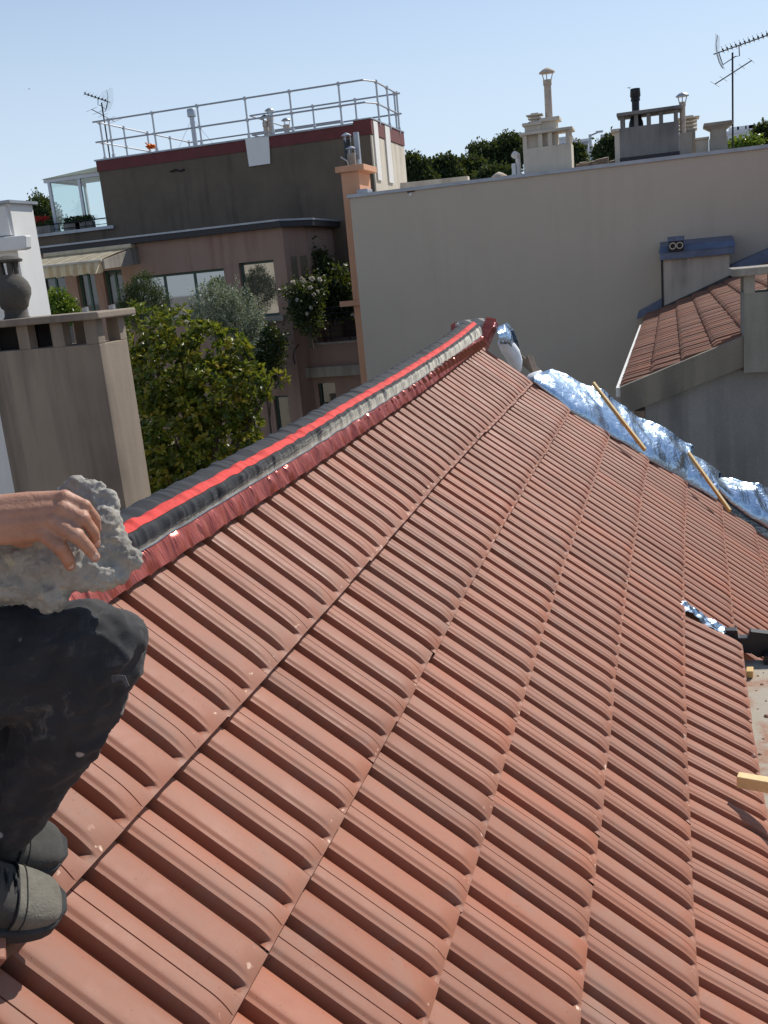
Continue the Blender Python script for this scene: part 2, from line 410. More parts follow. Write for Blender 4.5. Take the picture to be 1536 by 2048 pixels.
t.color(t.ramp(n, [(.3, (.34, .055, .042, 1)), (.7, (.60, .16, .11, 1))])); t.rough(0.24); t.b.inputs['Metallic'].default_value = .5
t.b.inputs['Specular IOR Level'].default_value = .8; M_PLEAT = t.m
rr_t = thing('ridge_roll', 'black felt ridge roll with red centre stripe and red pleated edges along the ridge', 'ridge roll', roof(3.5, -.55))
def with_place(o, cols, flip=False):
    n = len(UR); m = len(cols); a = np.zeros((n, m, 3)); a[..., 0] = UR[:, None]
    a[..., 1] = np.linspace(0, 1, m)[None]; a[..., 2] = np.clip(UR[:, None] / 7.0, 0, 1); pattr(o, 'place', a.reshape(-1, 3)); return o
fold = np.clip(wob(UR, 11, 62), -.15, .6) * .018 + np.clip(wob(UR, 12, 130), 0, 1) * .009
cols = lerpcols(seam, redlo, 8, .010, fold); with_place(grid_obj('felt', np.stack(cols, 1), M_FELT, rr_t), cols)
cols = [redlo + NR * .0015, redlo * .75 + crest * .25 + [0, 0, .004], crest + [0, 0, .003], crest * .35 + redup * .65 + [0, 0, .005], redup + [0, 0, .002]]
with_place(grid_obj('stripe', np.stack(cols, 1), M_STRIPE, rr_t), cols)
cols = lerpcols(redup, farb, 4, .004, fold * .35) + lerpcols(farb, farseam, 4, .0, fold * .2)[1:]
o = grid_obj('felt', np.stack(cols, 1), M_FELT, rr_t); n = len(UR); a = np.zeros((n, len(cols), 3)); a[..., 0] = UR[:, None] + 3; a[..., 1] = .78; a[..., 2] = 0; pattr(o, 'place', a.reshape(-1, 3))
def fringe(a, c, nrm, seed):
    u2 = np.arange(0.30, 6.98, 0.0012); r = np.random.default_rng(seed)
    ia = np.stack([np.interp(u2, UR, a[:, j]) for j in range(3)], 1); ic = np.stack([np.interp(u2, UR, c[:, j]) for j in range(3)], 1)
    ph = u2 / .0056 + wob(u2, seed, 30) * 1.4; saw = (np.abs((ph % 2) - 1) - .5) * .0042
    cr = np.clip(wob(u2, seed + 3, 34), 0, 1) * .012 + np.clip(wob(u2, seed + 4, 110), .1, 1) * .014 - .002
    cols = []
    for i in range(7):
        t_ = i / 6; ph2 = ph + t_ * wob(u2, seed + 8, 26) * 4.5 + wob(u2, seed + 9, 75) * .8; saw = (np.abs((ph2 % 2) - 1) - .5) * .0052
        # the lower edge is dressed down onto the ribs of the tiles
        rib = -.012 * t_ ** 2 * np.clip(np.cos((u2 / RIB - .11) * 2 * math.pi) - .55, 0, 1) * 2
        cols.append(ia * (1 - t_) + ic * t_ + nrm * (saw * (0.4 + .6 * t_) * np.clip(.9 + 1.1 * wob(u2, seed + 12, 50), .25, 1.8) + cr * 4 * t_ * (1 - t_) + rib)[:, None])
    P = np.stack(cols, 1); o = grid_obj('fringe', P, M_PLEAT, rr_t, smooth=False)
    pl = np.zeros(P.shape); pl[..., 0] = u2[:, None]; pl[..., 1] = np.linspace(0, .07, 7)[None]; pattr(o, 'place', pl.reshape(-1, 3))
fringe(seam, frlow, NR, 21); fringe(farseam, farlow, np.array([-math.sin(PIT), 0, math.cos(PIT)]), 31)
# stitched hem between felt and fringe
hem = MB(); hem.tube([p for p in (seam + NR * .003)[::8]], .0019, 5); hem.build('hem', m_plain('hem', (.13, .16, .20, 1), .8, 0, .4, 90, 0), rr_t, smooth=True)

# short cross strip folded over the far end of the ridge roll
cs = thing('ridge_strip', 'short black strip with red pleated ends folded across the far end of the ridge roll', 'ridge strip', roof(7.0, -.66, .06))
def patch(name, cpx, Y, mat, n, m, pleat, depth):
    """curved piece between four measured corners (lower left, lower right, upper right, upper left), with a turned-back rear side"""
    a, b_, c_, d_ = [onY(x, y, Y) for x, y in cpx]; P = np.zeros((n, m + 4, 3))
    for i in range(n):
        t_ = i / (n - 1); l, r_ = a * (1 - t_) + d_ * t_, b_ * (1 - t_) + c_ * t_
        for j in range(m + 4):
            s_ = min(1.0, j / (m - 1)); back = max(0, j - m + 1) / 4
            P[i, j] = l * (1 - s_) + r_ * s_ + np.array([0, depth * t_ + .10 * back, -.05 * back]) + np.array([0, -1.0, .3]) * ((abs(i % 2 - .5) * 0 + (.006 if i % 2 else -.006)) if pleat else .008 * math.sin(i * 1.3 + j * .6) + .012 * math.sin(s_ * 3.1))
    o = grid_obj(name, P, mat, cs, smooth=not pleat); pl = np.zeros(P.shape); pl[..., 0] = np.linspace(0, .3, n)[:, None]; pl[..., 1] = .35; pl[..., 2] = .55; pattr(o, 'place', pl.reshape(-1, 3)); return o
patch('felt', [(908, 672), (962, 668), (970, 637), (906, 645)], 6.99, M_FELT, 14, 26, False, .10)
patch('fringe', [(949, 688), (968, 694), (987, 640), (968, 636)], 6.95, M_PLEAT, 26, 8, True, .10)
patch('fringe', [(902, 676), (913, 672), (910, 645), (897, 652)], 7.0, M_PLEAT, 14, 8, True, .08)

# ------------------------------------------------------------------ foil, fleece and battens along the far verge
def contour(pts, Y): return np.array([onY(x, y, Yk) for (x, y), Yk in zip(pts, Y)])
def resample(A, n):
    d = np.r_[0, np.cumsum(np.linalg.norm(np.diff(A, axis=0), axis=1))]; s = np.linspace(0, d[-1], n)
    return np.stack([np.interp(s, d, A[:, j]) for j in range(3)], 1)
def foil(name, lower, top, drop, seed, label, amp=.05, n=150, m=46, freq=9, ext=(.12, .45)):
    L = resample(lower, n); T = resample(top, n); P = np.zeros((n, m, 3))
    for j in range(m):
        t_ = j / (m - 1)
        if t_ < .62:
            s = t_ / .62; p = L * (1 - s ** 1.5) + T * s ** 1.5 + np.array([.01, -.07, .03]) * math.sin(s ** .8 * math.pi) + np.array([0, 0, .02]) * math.sin(s * math.pi)
        else:
            s = (t_ - .62) / .38; p = T + np.array([.02, ext[1] * s, -drop * s ** 1.5])
        P[:, j] = p
    d = crumple(P, amp, seed, freq); P = P + np.array([0.2, -.65, .75]) * d[..., None] * np.minimum(1, np.linspace(0.2, 1.4, m))[None, :, None]
    o = grid_obj(name, P, M_FOIL); tag(o, label, 'foil'); return o
foil('foil_sheet', contour([(1068, 768), (1141, 828), (1222, 876), (1300, 925), (1372, 965)], [7.0, 7.1, 7.3, 7.5, 7.8]),
     contour([(1072, 748), (1100, 737), (1130, 749), (1190, 780), (1240, 809), (1290, 839), (1340, 866), (1382, 889)], [7.35, 7.4, 7.45, 7.6, 7.75, 7.9, 8.0, 8.1]), .8, 5,
     'long crumpled silver foil sheet along the tile edge under the upper yellow lath', amp=.10)
foil('foil_sheet', contour([(1350, 960), (1395, 985), (1432, 1008)], [7.75, 7.85, 7.9]), contour([(1374, 904), (1405, 921), (1438, 944)], [8.05, 8.12, 8.18]), .6, 8,
     'small bluish foil flap at the end of the long sheet, crossed by the lower lath', amp=.04, n=50, m=40)
foil('foil_sheet', contour([(1425, 975), (1460, 1010), (1500, 1040), (1560, 1075), (1640, 1120)], [8.0, 8.05, 8.1, 8.2, 8.3]), contour([(1428, 949), (1470, 957), (1510, 967), (1560, 984), (1640, 1015)], [8.3, 8.35, 8.4, 8.5, 8.6]), .8, 14,
     'bulging silver foil sheet at the right end of the verge below the grey gable', amp=.07, n=110)
foil('foil_scrap', contour([(1000, 688), (1014, 688), (1024, 694)], [6.95, 7.0, 7.05]), contour([(992, 652), (1008, 646), (1020, 660)], [7.1, 7.15, 7.2]), .3, 18,
     'small torn silver foil scrap behind the far end of the ridge roll', amp=.05, n=40, m=36, freq=22)
M_FLEECE = m_plain('fleece', (.80, .81, .83, 1), .95, 0, .06, 12, .5, 160, .01)
b = MB(); b.tube([dep(*p) for p in [(1006, 682, 7.25), (1015, 694, 7.3), (1025, 708, 7.35), (1031, 723, 7.4), (1035, 742, 7.45)]], [.045, .06, .062, .055, .03], 14)
tag(b.build('fleece_roll', M_FLEECE, smooth=True), 'white fleece roll hanging over the far corner of the tiles below the ridge', 'insulation')
b = MB(); b.tube([dep(*p) for p in [(1055, 770, 7.3), (1066, 758, 7.35), (1076, 752, 7.45), (1092, 772, 7.4), (1106, 796, 7.4)]], [.03, .05, .05, .045, .02], 12)
tag(b.build('fleece_piece', M_FLEECE, smooth=True), 'small white fleece piece tucked under the upper end of the long foil sheet', 'insulation')
M_LATH = m_plain('new_pine', (.62, .40, .13, 1), .6, 0, .18, 30, .2, 90)
b = MB(); b.bar(onY(1186, 766, 7.5), onY(1290, 900, 7.12), .020, .028); tag(b.build('lath', M_LATH, bevel=.002), 'upper yellow wooden lath lying across the middle of the long foil sheet', 'lath', 'laths on the foil')
b = MB(); b.bar(onY(1377, 906, 7.85), onY(1460, 1022, 7.4), .020, .028); tag(b.build('lath', M_LATH, bevel=.002), 'lower yellow wooden lath crossing the small bluish foil flap', 'lath', 'laths on the foil')
M_OLDWOOD = m_plain('old_wood', (.20, .15, .11, 1), .85, 0, .25, 20, .3, 60)
b = MB(); b.bar(onY(1022, 703, 7.7), onY(1090, 757, 7.75), .05, .06); b.bar(onY(1058, 714, 7.65), onY(1070, 748, 7.55), .05, .05)
tag(b.build('rafter_end', M_OLDWOOD, bevel=.004), 'weathered brown rafter end sticking out behind the white fleece roll', 'rafter')

# ------------------------------------------------------------------ gutter ledge and what lies on it, at the right edge
ZL = 9.92
t = NT('dusty_ledge'); co = t.coord(); n = t.noise(co, 4.5, 7, .65, .5); n2 = t.noise(co, 55, 6, .8)
c = t.mix(t.ramp(n, [(.46, g(0)), (.60, g(1))]), srgb(168, 158, 142), srgb(158, 118, 96)); c = t.mix(t.math('MULTIPLY', t.ramp(n2, [(.60, g(0)), (.72, g(1))]), .5), c, srgb(120, 84, 68))
t.color(c); t.rough(.85); t.bump(n2, .4, .01); M_LEDGE = t.m
lg = thing('gutter_ledge', 'pale concrete gutter ledge strewn with brown debris below the near eave', 'ledge', (0.5, 2.5, ZL))
b = MB(); b.box((.12, -1.0, ZL - .3), (1.15, 4.86, ZL)); b.build('slab', M_LEDGE, lg)
M_ZINCDK = m_plain('dark_zinc', (.022, .022, .026, 1), .45, .3, .25, 12, .1, 50)

gt = thing('gutter_end', 'black notched metal gutter end at the corner where the short eave stops', 'gutter', (.35, 5.6, 9.7))
q = lambda x, y, Y: onY(x, y, Y)
b = MB()
a0 = [q(*p, 4.87) for p in [(1449, 1261), (1475, 1261), (1477, 1276), (1497, 1276), (1501, 1263), (1560, 1270), (1560, 1312), (1530, 1313), (1516, 1316), (1503, 1308), (1485, 1306)]]
b.prism(a0, (0, .05, 0)); b.build('end_plate', M_ZINCDK, gt, bevel=.004)
b = MB(); b.prism([q(*p, 4.80) for p in [(1530, 1312), (1552, 1314), (1552, 1392), (1541, 1386), (1533, 1372), (1528, 1340)]], (0, .06, 0)); b.build('hanging_strip', M_ZINCDK, gt)
def block(name, pts4, h, mat, label, cat, grp=None):
    b = MB(); b.prism(pts4, (0, 0, h)); o = b.build(name, mat, bevel=.003); tag(o, label, cat, grp); return o
block('wood_block', [onZ(*p, ZL + .004) for p in [(1492, 1356), (1506, 1356), (1507, 1346), (1493, 1346)]], .035, M_LATH, 'small yellow offcut of wood lying on the gutter ledge by the eave', 'offcut')
b = MB(); e0 = roof(3.235, 1.43, .092); b.bar(e0 + [-.02, 0, 0], e0 + [.62, -.16, .0], .040, .044); tag(b.build('batten', m_plain('pale_pine', (.78, .56, .26, 1), .6, 0, .12, 30, .2, 90), bevel=.003), 'pale yellow batten lying flat across the eave at the right edge', 'batten')
rb = random.Random(4)
for k, (x, y, sz) in enumerate([(1500, 1340, .018), (1516, 1352, .006), (1527, 1346, .004), (1524, 1369, .008), (1513, 1381, .004), (1533, 1433, .012), (1527, 1478, .005), (1520, 1509, .007), (1532, 1402, .005), (1516, 1418, .004)]):
    c = onZ(x, y, ZL); b = MB()
    vs = []; n = 7
    ring = [[c + np.array([math.cos(a) * sz * r * (0.8 + .4 * rb.random()), math.sin(a) * sz * r * (0.8 + .4 * rb.random()), z * sz]) for a in np.linspace(0, 6.28, n, endpoint=False)] for r, z in ((1, 0), (1.05, .35), (.5, .75))]
    vs = sum(ring, []); fs = [tuple(range(2 * n, 3 * n))] + [(i + r * n, (i + 1) % n + r * n, (i + 1) % n + (r + 1) * n, i + (r + 1) * n) for r in (0, 1) for i in range(n)]
    b.add(vs, fs); o = b.build('rubble_bit', m_plain('rubble', srgb(150, 108, 88), .9, 0, .3, 60) if k == 0 else bpy.data.materials['rubble'])
    tag(o, 'largest brown rubble bit, beside the yellow offcut on the gutter ledge' if k == 0 else 'tiny brown bit of rubble on the gutter ledge', 'rubble', 'rubble on the gutter ledge')
# ================================================================== THE CITY AROUND
YB, YD, YP = 24.0, 30.0, 26.6
def m_ground():
    t = NT('yard'); co = t.coord(); n = t.noise(co, .12, 8, .6)
    t.color(t.ramp(n, [(.3, (.16, .15, .14, 1)), (.7, (.26, .25, .23, 1))])); t.rough(.95); return t.m
b = MB(); b.quad((-2500, -2500, 0), (2500, -2500, 0), (2500, 2500, 0), (-2500, 2500, 0))
tag(b.build('ground', m_ground()), kind='structure')
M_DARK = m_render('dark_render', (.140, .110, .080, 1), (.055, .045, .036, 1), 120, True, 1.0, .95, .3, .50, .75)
M_BEIGE = m_render('beige_render', (.54, .46, .365, 1), (.48, .405, .32, 1), 60, True, .16, .95, .5, .45, .8, .008)
M_PINK = m_render('pink_render', (.33, .225, .175, 1), (.2, .10, .085, 1), 110, True, .4, .93, .3, .45, .75)
M_CREAM = m_render('cream_render', (.62, .56, .46, 1), (.34, .29, .22, 1), 80, True, .4, .93, .3, .42, .7)
M_ORANGE = m_render('orange_render', (.62, .33, .20, 1), (.40, .22, .15, 1), 110, True, .3, .93, .25)
M_GREYW = m_render('grey_render', (.25, .24, .222, 1), (.075, .074, .074, 1), 70, True, .8, .95, .35, .40, .62)
M_CONC = m_render('concrete', (.36, .325, .27, 1), (.10, .09, .08, 1), 70, True, .8, .95, .5, .40, .65, .008)
M_WHITE = m_render('white_render', (.74, .73, .70, 1), (.55, .53, .50, 1), 90, True, .3, .9, .2)
M_CHIM = m_render('chimney_render', (.345, .28, .212, 1), (.075, .062, .055, 1), 160, True, .7, .97, .7, .42, .62, .006)
M_ZINC = m_plain('zinc', (.33, .35, .38, 1), .45, .55, .15, 3, .1, 14)
M_ZINCB = m_plain('blue_zinc', (.115, .15, .225, 1), .5, .35, .25, 4, .1, 14)
M_STEEL = m_plain('galvanised', (.42, .43, .45, 1), .42, .7, .12, 20, .05)
M_REDBAND = m_plain('oxblood_paint', (.13, .032, .032, 1), .8, 0, .15, 3, .1)
M_TERRA = m_plain('old_pot', (.50, .42, .34, 1), .9, 0, .2, 12, .3)
M_BLACK = m_plain('black_metal', (.015, .015, .017, 1), .5, .3, .2, 30, 0)
M_DKGREEN = m_plain('green_frame', (.035, .085, .065, 1), .45, 0, .15, 20, 0)
M_VOID = m_plain('dark_inside', (.012, .011, .010, 1), .95, 0, .2, 5, 0)
def m_glass(name, tint, rough=.02):
    t = NT(name); t.color(tint); t.rough(.4); gl = t.node('ShaderNodeBsdfGlossy'); gl.inputs['Roughness'].default_value = rough; gl.inputs[0].default_value = (.95, .95, .92, 1)
    ms = t.node('ShaderNodeMixShader'); ms.inputs[0].default_value = .34; t.link(t.b.outputs[0], ms.inputs[1]); t.link(gl.outputs[0], ms.inputs[2]); t.link(ms.outputs[0], t.n['Material Output'].inputs[0]); return t.m
M_GLASS = m_glass('window_glass', (.018, .013, .011, 1))
M_GLASSD = m_glass('dim_glass', (.014, .012, .011, 1)); [setattr(n_.inputs[0], 'default_value', .09) for n_ in M_GLASSD.node_tree.nodes if n_.type == 'MIX_SHADER']
t = NT('clear_glass'); tr = t.node('ShaderNodeBsdfTransparent'); gl = t.node('ShaderNodeBsdfGlossy'); gl.inputs['Roughness'].default_value = .02
tr.inputs[0].default_value = (.80, .90, .88, 1); ms = t.node('ShaderNodeMixShader'); ms.inputs[0].default_value = .16
t.link(tr.outputs[0], ms.inputs[1]); t.link(gl.outputs[0], ms.inputs[2]); t.link(ms.outputs[0], t.n['Material Output'].inputs[0]); M_CLEAR = t.m

# ------------------------------------------------------------------ beige blank wall
ZB = float(onY(1100, 343, YB)[2]); XBL = float(onY(699, 392, YB)[0])
bw = thing('blank_gable_building', 'building with a huge blank beige party wall under a thin grey coping', 'building', (2, YB, 0))
b = MB(); b.box((XBL, YB, 0), (16, YB + 11, ZB - .06)); b.build('wall', M_BEIGE, bw)
b = MB(); b.box((XBL - .06, YB - .05, ZB - .06), (16.05, YB + .42, ZB + .02)); b.build('coping', M_ZINC, bw)
b = MB(); b.prism([onY(x, y, YB + 1.6) for x, y in [(800, 366), (935, 352), (936, 364), (800, 384)]], (0, .25, 0)); b.build('rear_parapet', M_CREAM, bw)
b = MB()
for k in range(9):
    x = XBL + 3 + k * .5 + RNG.random() * .3
b.prism([onY(x, y, YB - .004) for x, y in [(810, 379), (828, 376), (830, 383), (816, 386)]], (0, -.02, 0)); b.build('hole', m_plain('rust_hole', (.12, .06, .02, 1), .9), bw)
b = MB(); b.prism([onY(x, y, YB - .004) for x, y in [(819, 386), (825, 385), (823, 391), (818, 393)]], (0, -.02, 0)); b.build('patch', M_WHITE, bw)

def stack_caps(parent, c, w, n, dz, mat):   # louvred chimney cowl
    b = MB()
    for k in range(n):
        z = c[2] + k * dz; s = w * (1.0 if k < n - 1 else 1.25)
        b.box((c[0] - s / 2, c[1] - s / 2, z), (c[0] + s / 2, c[1] + s / 2, z + dz * .35))
    b.box((c[0] - w * .3, c[1] - w * .3, c[2] - .02), (c[0] + w * .3, c[1] + w * .3, c[2] + n * dz - .01)); b.build('cowl', mat, parent)
def pot(parent, base, h, r, capr, mat, capmat, name='flue_pipe', lip=True):
    base = np.asarray(base, float)
    b = MB(); pr = [(r * 1.06, 0), (r, h * .85), (r, h * .86)] + ([(r * 1.2, h * .87), (r * 1.2, h)] if lip else [(r, h)])
    b.lathe(base, pr, 14); p = b.build(name, mat, parent, auto=40)
    b = MB(); ct = base + [0, 0, h]
    b.lathe(ct + [0, 0, capr * .8], [(capr, 0), (capr * .98, .02), (capr * .55, capr * .42), (.02, capr * .62)], 16); b.build('cap', capmat, parent, auto=50)
    b = MB()
    for a in (0.5, 2.6, 4.7): b = MB(); b.tube([ct + [r * math.cos(a), r * math.sin(a), -.05], ct + [capr * .75 * math.cos(a), capr * .75 * math.sin(a), capr * .85]], .012, 5); b.build('cap_stay', capmat, parent)
def pbox(b, x0, y0, x1, y1, Y, D, skew=0):   # box whose front face spans two pixel corners on plane Y (kept upright)
    A = onY(x0, y0, Y); B = onY(x1, y1, Y); lo = np.minimum(A, B); hi = np.maximum(A, B); b.box((lo[0], Y, lo[2]), (hi[0], Y + D, hi[2])); return b
def zat(x, y, Y): return float(onY(x, y, Y)[2])
def xat(x, y, Y): return float(onY(x, y, Y)[0])
zt = ZB + .02
# chimney with the tall pipe
Yc = YB + .35
ch = thing('chimney_stack', 'cream chimney stack with a tall capped pipe and louvred cowl on the beige wall', 'chimney', (xat(1095, 345, Yc), Yc, zt))
x0, x1 = xat(1047, 320, Yc), xat(1143, 310, Yc); z1 = zat(1095, 292, Yc)
b = MB(); b.box((x0, Yc, zt - .3), (x1, Yc + .6, z1)); b.build('base', M_CREAM, ch, bevel=.01)
zs0, zs1 = zat(1095, 265, Yc), zat(1095, 259, Yc)
for xx in (x0 + .04, x0 + (x1 - x0) * .36, x0 + (x1 - x0) * .56, x1 - .08):
    for ya, yb in ((.02, .1), (.46, .56)): b = MB(); b.box((xx - .04, Yc + ya, z1), (xx + .06, Yc + yb, zs0)); b.build('pillar', M_CREAM, ch)
b = MB(); b.box((x0 - .06, Yc - .05, zs0), (x1 + .05, Yc + .63, zs1)); b.build('slab', M_CREAM, ch, bevel=.01)
b = MB(); xa, xb_ = xat(1048, 262, Yc), xat(1112, 262, Yc); z2 = zat(1080, 243, Yc); z3 = zat(1080, 237, Yc)
b.box((xa, Yc + .12, z1), (xa + (xb_ - xa) * .5, Yc + .5, z2 - .05)); b.box((xa + (xb_ - xa) * .5, Yc + .16, z1), (xb_, Yc + .56, z2)); b.build('upper_stack', M_CREAM, ch)
b = MB(); b.box((xa - .05, Yc + .07, z2 - .05), (xa + (xb_ - xa) * .55, Yc + .55, z2 + .02)); b.box((xa + (xb_ - xa) * .5, Yc + .1, z2), (xb_ + .08, Yc + .62, z3 + .02)); b.build('upper_slab', M_CREAM, ch, bevel=.01)
stack_caps(ch, (xat(1067, 238, Yc), Yc + .3, z2 + .02), .30, 3, .075, M_CREAM)
pot(ch, (xat(1095, 238, Yc), Yc + .34, z3), zat(1092, 155, Yc) - z3, .085, .19, M_TERRA, M_TERRA)
# white vent beside it
v = thing('vent_hood', 'small white hooded vent left of the cream chimney stack on the beige wall', 'vent', (xat(1030, 345, Yc), Yc, zt))
b = MB(); c = np.array([xat(1031, 345, Yc), Yc + .2, zt - .02]); b.box((c[0] - .10, Yc + .1, zt - .02), (c[0] - .01, Yc + .3, zt + .30)); b.box((c[0] - .12, Yc + .05, zt - .02), (c[0] + .12, Yc + .35, zt + .05)); b.build('base', M_WHITE, v)
b = MB(); b.tube([c + [.05, 0, 0], c + [.05, 0, .42], c + [.04, -.03, .50], c + [0, -.10, .52], c + [-.02, -.14, .48]], [.06, .06, .075, .08, .08], 12); b.build('hood', M_WHITE, v, auto=40)
# little round cap lying behind the coping
b = MB(); c = np.array([xat(998, 350, YB + .9), YB + .9, zat(998, 353, YB + .9)]); b.lathe(c, [(.05, -.2), (.05, 0), (.19, .0), (.18, .02), (.10, .07), (.015, .11)], 18)
tag(b.build('mushroom_vent', M_TERRA, auto=40), 'low cream mushroom vent cap showing above the coping left of the white vent', 'vent')
# second chimney: broad grey stack with open slab on pillars
Yc = YB + .4
ch = thing('chimney_stack', 'broad grey chimney stack with an open slab roof on five pillars and a black pot', 'chimney', (xat(1298, 310, Yc), Yc, zt))
x0, x1 = xat(1240, 290, Yc), xat(1358, 280, Yc); z1 = zat(1300, 249, Yc)
b = MB(); b.box((x0, Yc, zt - .3), (x1, Yc + .7, z1)); b.build('base', M_GREYW, ch, bevel=.01)
b = MB(); b.box((x0 - .12, Yc + .02, zt - .3), (x0 - .004, Yc + .7, z1 - .06)); b.box((x0 - .2, Yc - .04, z1 - .06), (x0 - .002, Yc + .74, z1)); b.build('side_flue', M_CREAM, ch)
b = MB(); b.box((x0 - .01, Yc - .012, zt), (x1 + .01, Yc + .02, zt + .12)); b.build('flashing', M_ZINCDK, ch)
zs0, zs1 = zat(1300, 225, Yc), zat(1300, 218, Yc)
for px in (1244, 1272, 1297, 1322, 1352):
    xx = xat(px, 240, Yc)
    for ya, yb in ((.03, .12), (.55, .66)): b = MB(); b.box((xx - .045, Yc + ya, z1), (xx + .045, Yc + yb, zs0)); b.build('pillar', M_GREYW, ch)
b = MB(); b.box((xat(1233, 228, Yc), Yc - .05, zs0), (xat(1363, 218, Yc), Yc + .75, zs1)); b.build('slab', M_GREYW, ch, bevel=.012)
b = MB(); b.lathe((xat(1271, 240, Yc), Yc + .35, z1), [(.17, 0), (.16, .12), (.10, .3), (.085, .34), (.085, .58), (.11, .60), (.10, .66), (.12, .70), (.11, .86)], 14); b.build('pot', M_BLACK, ch, auto=35)
# slim flue with metal cap on its own block
ch = thing('chimney_flue', 'slim cream flue with shiny conical cap just right of the broad grey stack', 'chimney', (xat(1378, 300, Yc), Yc, zt))
b = MB(); b.box((xat(1358, 300, Yc) + .01, Yc, zt - .3), (xat(1384, 290, Yc), Yc + .5, zat(1370, 265, Yc))); b.build('base', M_CONC, ch)
pot(ch, (xat(1366, 262, Yc), Yc + .25, zat(1370, 265, Yc)), zat(1366, 201, Yc) - zat(1370, 265, Yc), .062, .15, M_TERRA, M_STEEL)
ch = thing('chimney_stack', 'small stack with a stacked louvre cowl just behind the slim cream flue', 'chimney', (xat(1382, 290, Yc + 1), Yc + 1, zt))
b = MB(); b.box((xat(1360, 300, Yc + 1), Yc + 1, zt - .3), (xat(1391, 290, Yc + 1), Yc + 1.5, zat(1380, 259, Yc + 1))); b.build('base', M_GREYW, ch)
stack_caps(ch, (xat(1376, 262, Yc + 1), Yc + 1.25, zat(1380, 259, Yc + 1)), .42, 4, .085, M_CREAM)
ch = thing('chimney_stack', 'low stepped chimney with a flared slab top left of the antenna mast', 'chimney', (xat(1438, 290, Yc), Yc, zt))
xl, xr = xat(1420, 290, Yc), xat(1455, 285, Yc)
b = MB(); b.box((xl, Yc, zt - .3), (xr, Yc + .5, zat(1438, 274, Yc))); b.box((xl + .02, Yc + .02, zt), (xr - .02, Yc + .48, zat(1438, 258, Yc))); b.build('base', M_CONC, ch)
zz = zat(1438, 258, Yc); b = MB(); b.hexa([(xl + .02, Yc + .02, zz), (xr - .02, Yc + .02, zz), (xr - .02, Yc + .48, zz), (xl + .02, Yc + .48, zz), (xl - .12, Yc - .08, zz + .09), (xr + .12, Yc - .08, zz + .09), (xr + .12, Yc + .58, zz + .09), (xl - .12, Yc + .58, zz + .09)])
b.box((xl - .13, Yc - .09, zz + .09), (xr + .13, Yc + .59, zz + .15)); b.build('cap_slab', M_CONC, ch)
ch = thing('low_parapet', 'low cream block between the slim flue and the stepped chimney', 'parapet', (xat(1405, 290, Yc), Yc, zt))
b = MB(); b.box((xat(1392, 300, Yc), Yc + .2, zt - .3), (xat(1418, 290, Yc), Yc + .6, zat(1405, 277, Yc))); b.build('wall', M_CREAM, ch)
b = MB(); b.box((xat(1390, 300, Yc), Yc + .15, zat(1405, 277, Yc)), (xat(1419, 290, Yc), Yc + .65, zat(1405, 273, Yc))); b.build('slab', M_CREAM, ch)
ch = thing('roof_rubble', 'low dark pile of roof junk behind the coping between the two big chimneys', 'junk', (xat(1190, 330, YB + 1), YB + 1, zt - .1))
b = MB(); r_ = random.Random(3)
for k in range(16):
    x = xat(1150 + k * 5.5, 325, YB + 1); b.obox((x, YB + .8 + .3 * r_.random(), zt - .15), (.16 + .1 * r_.random(), .02, .05 * r_.random()), (0, .2, .03), (.03, 0, .16 + .20 * r_.random() * (1 if k < 9 else .6)))
b.build('rubble', M_OLDWOOD, ch)

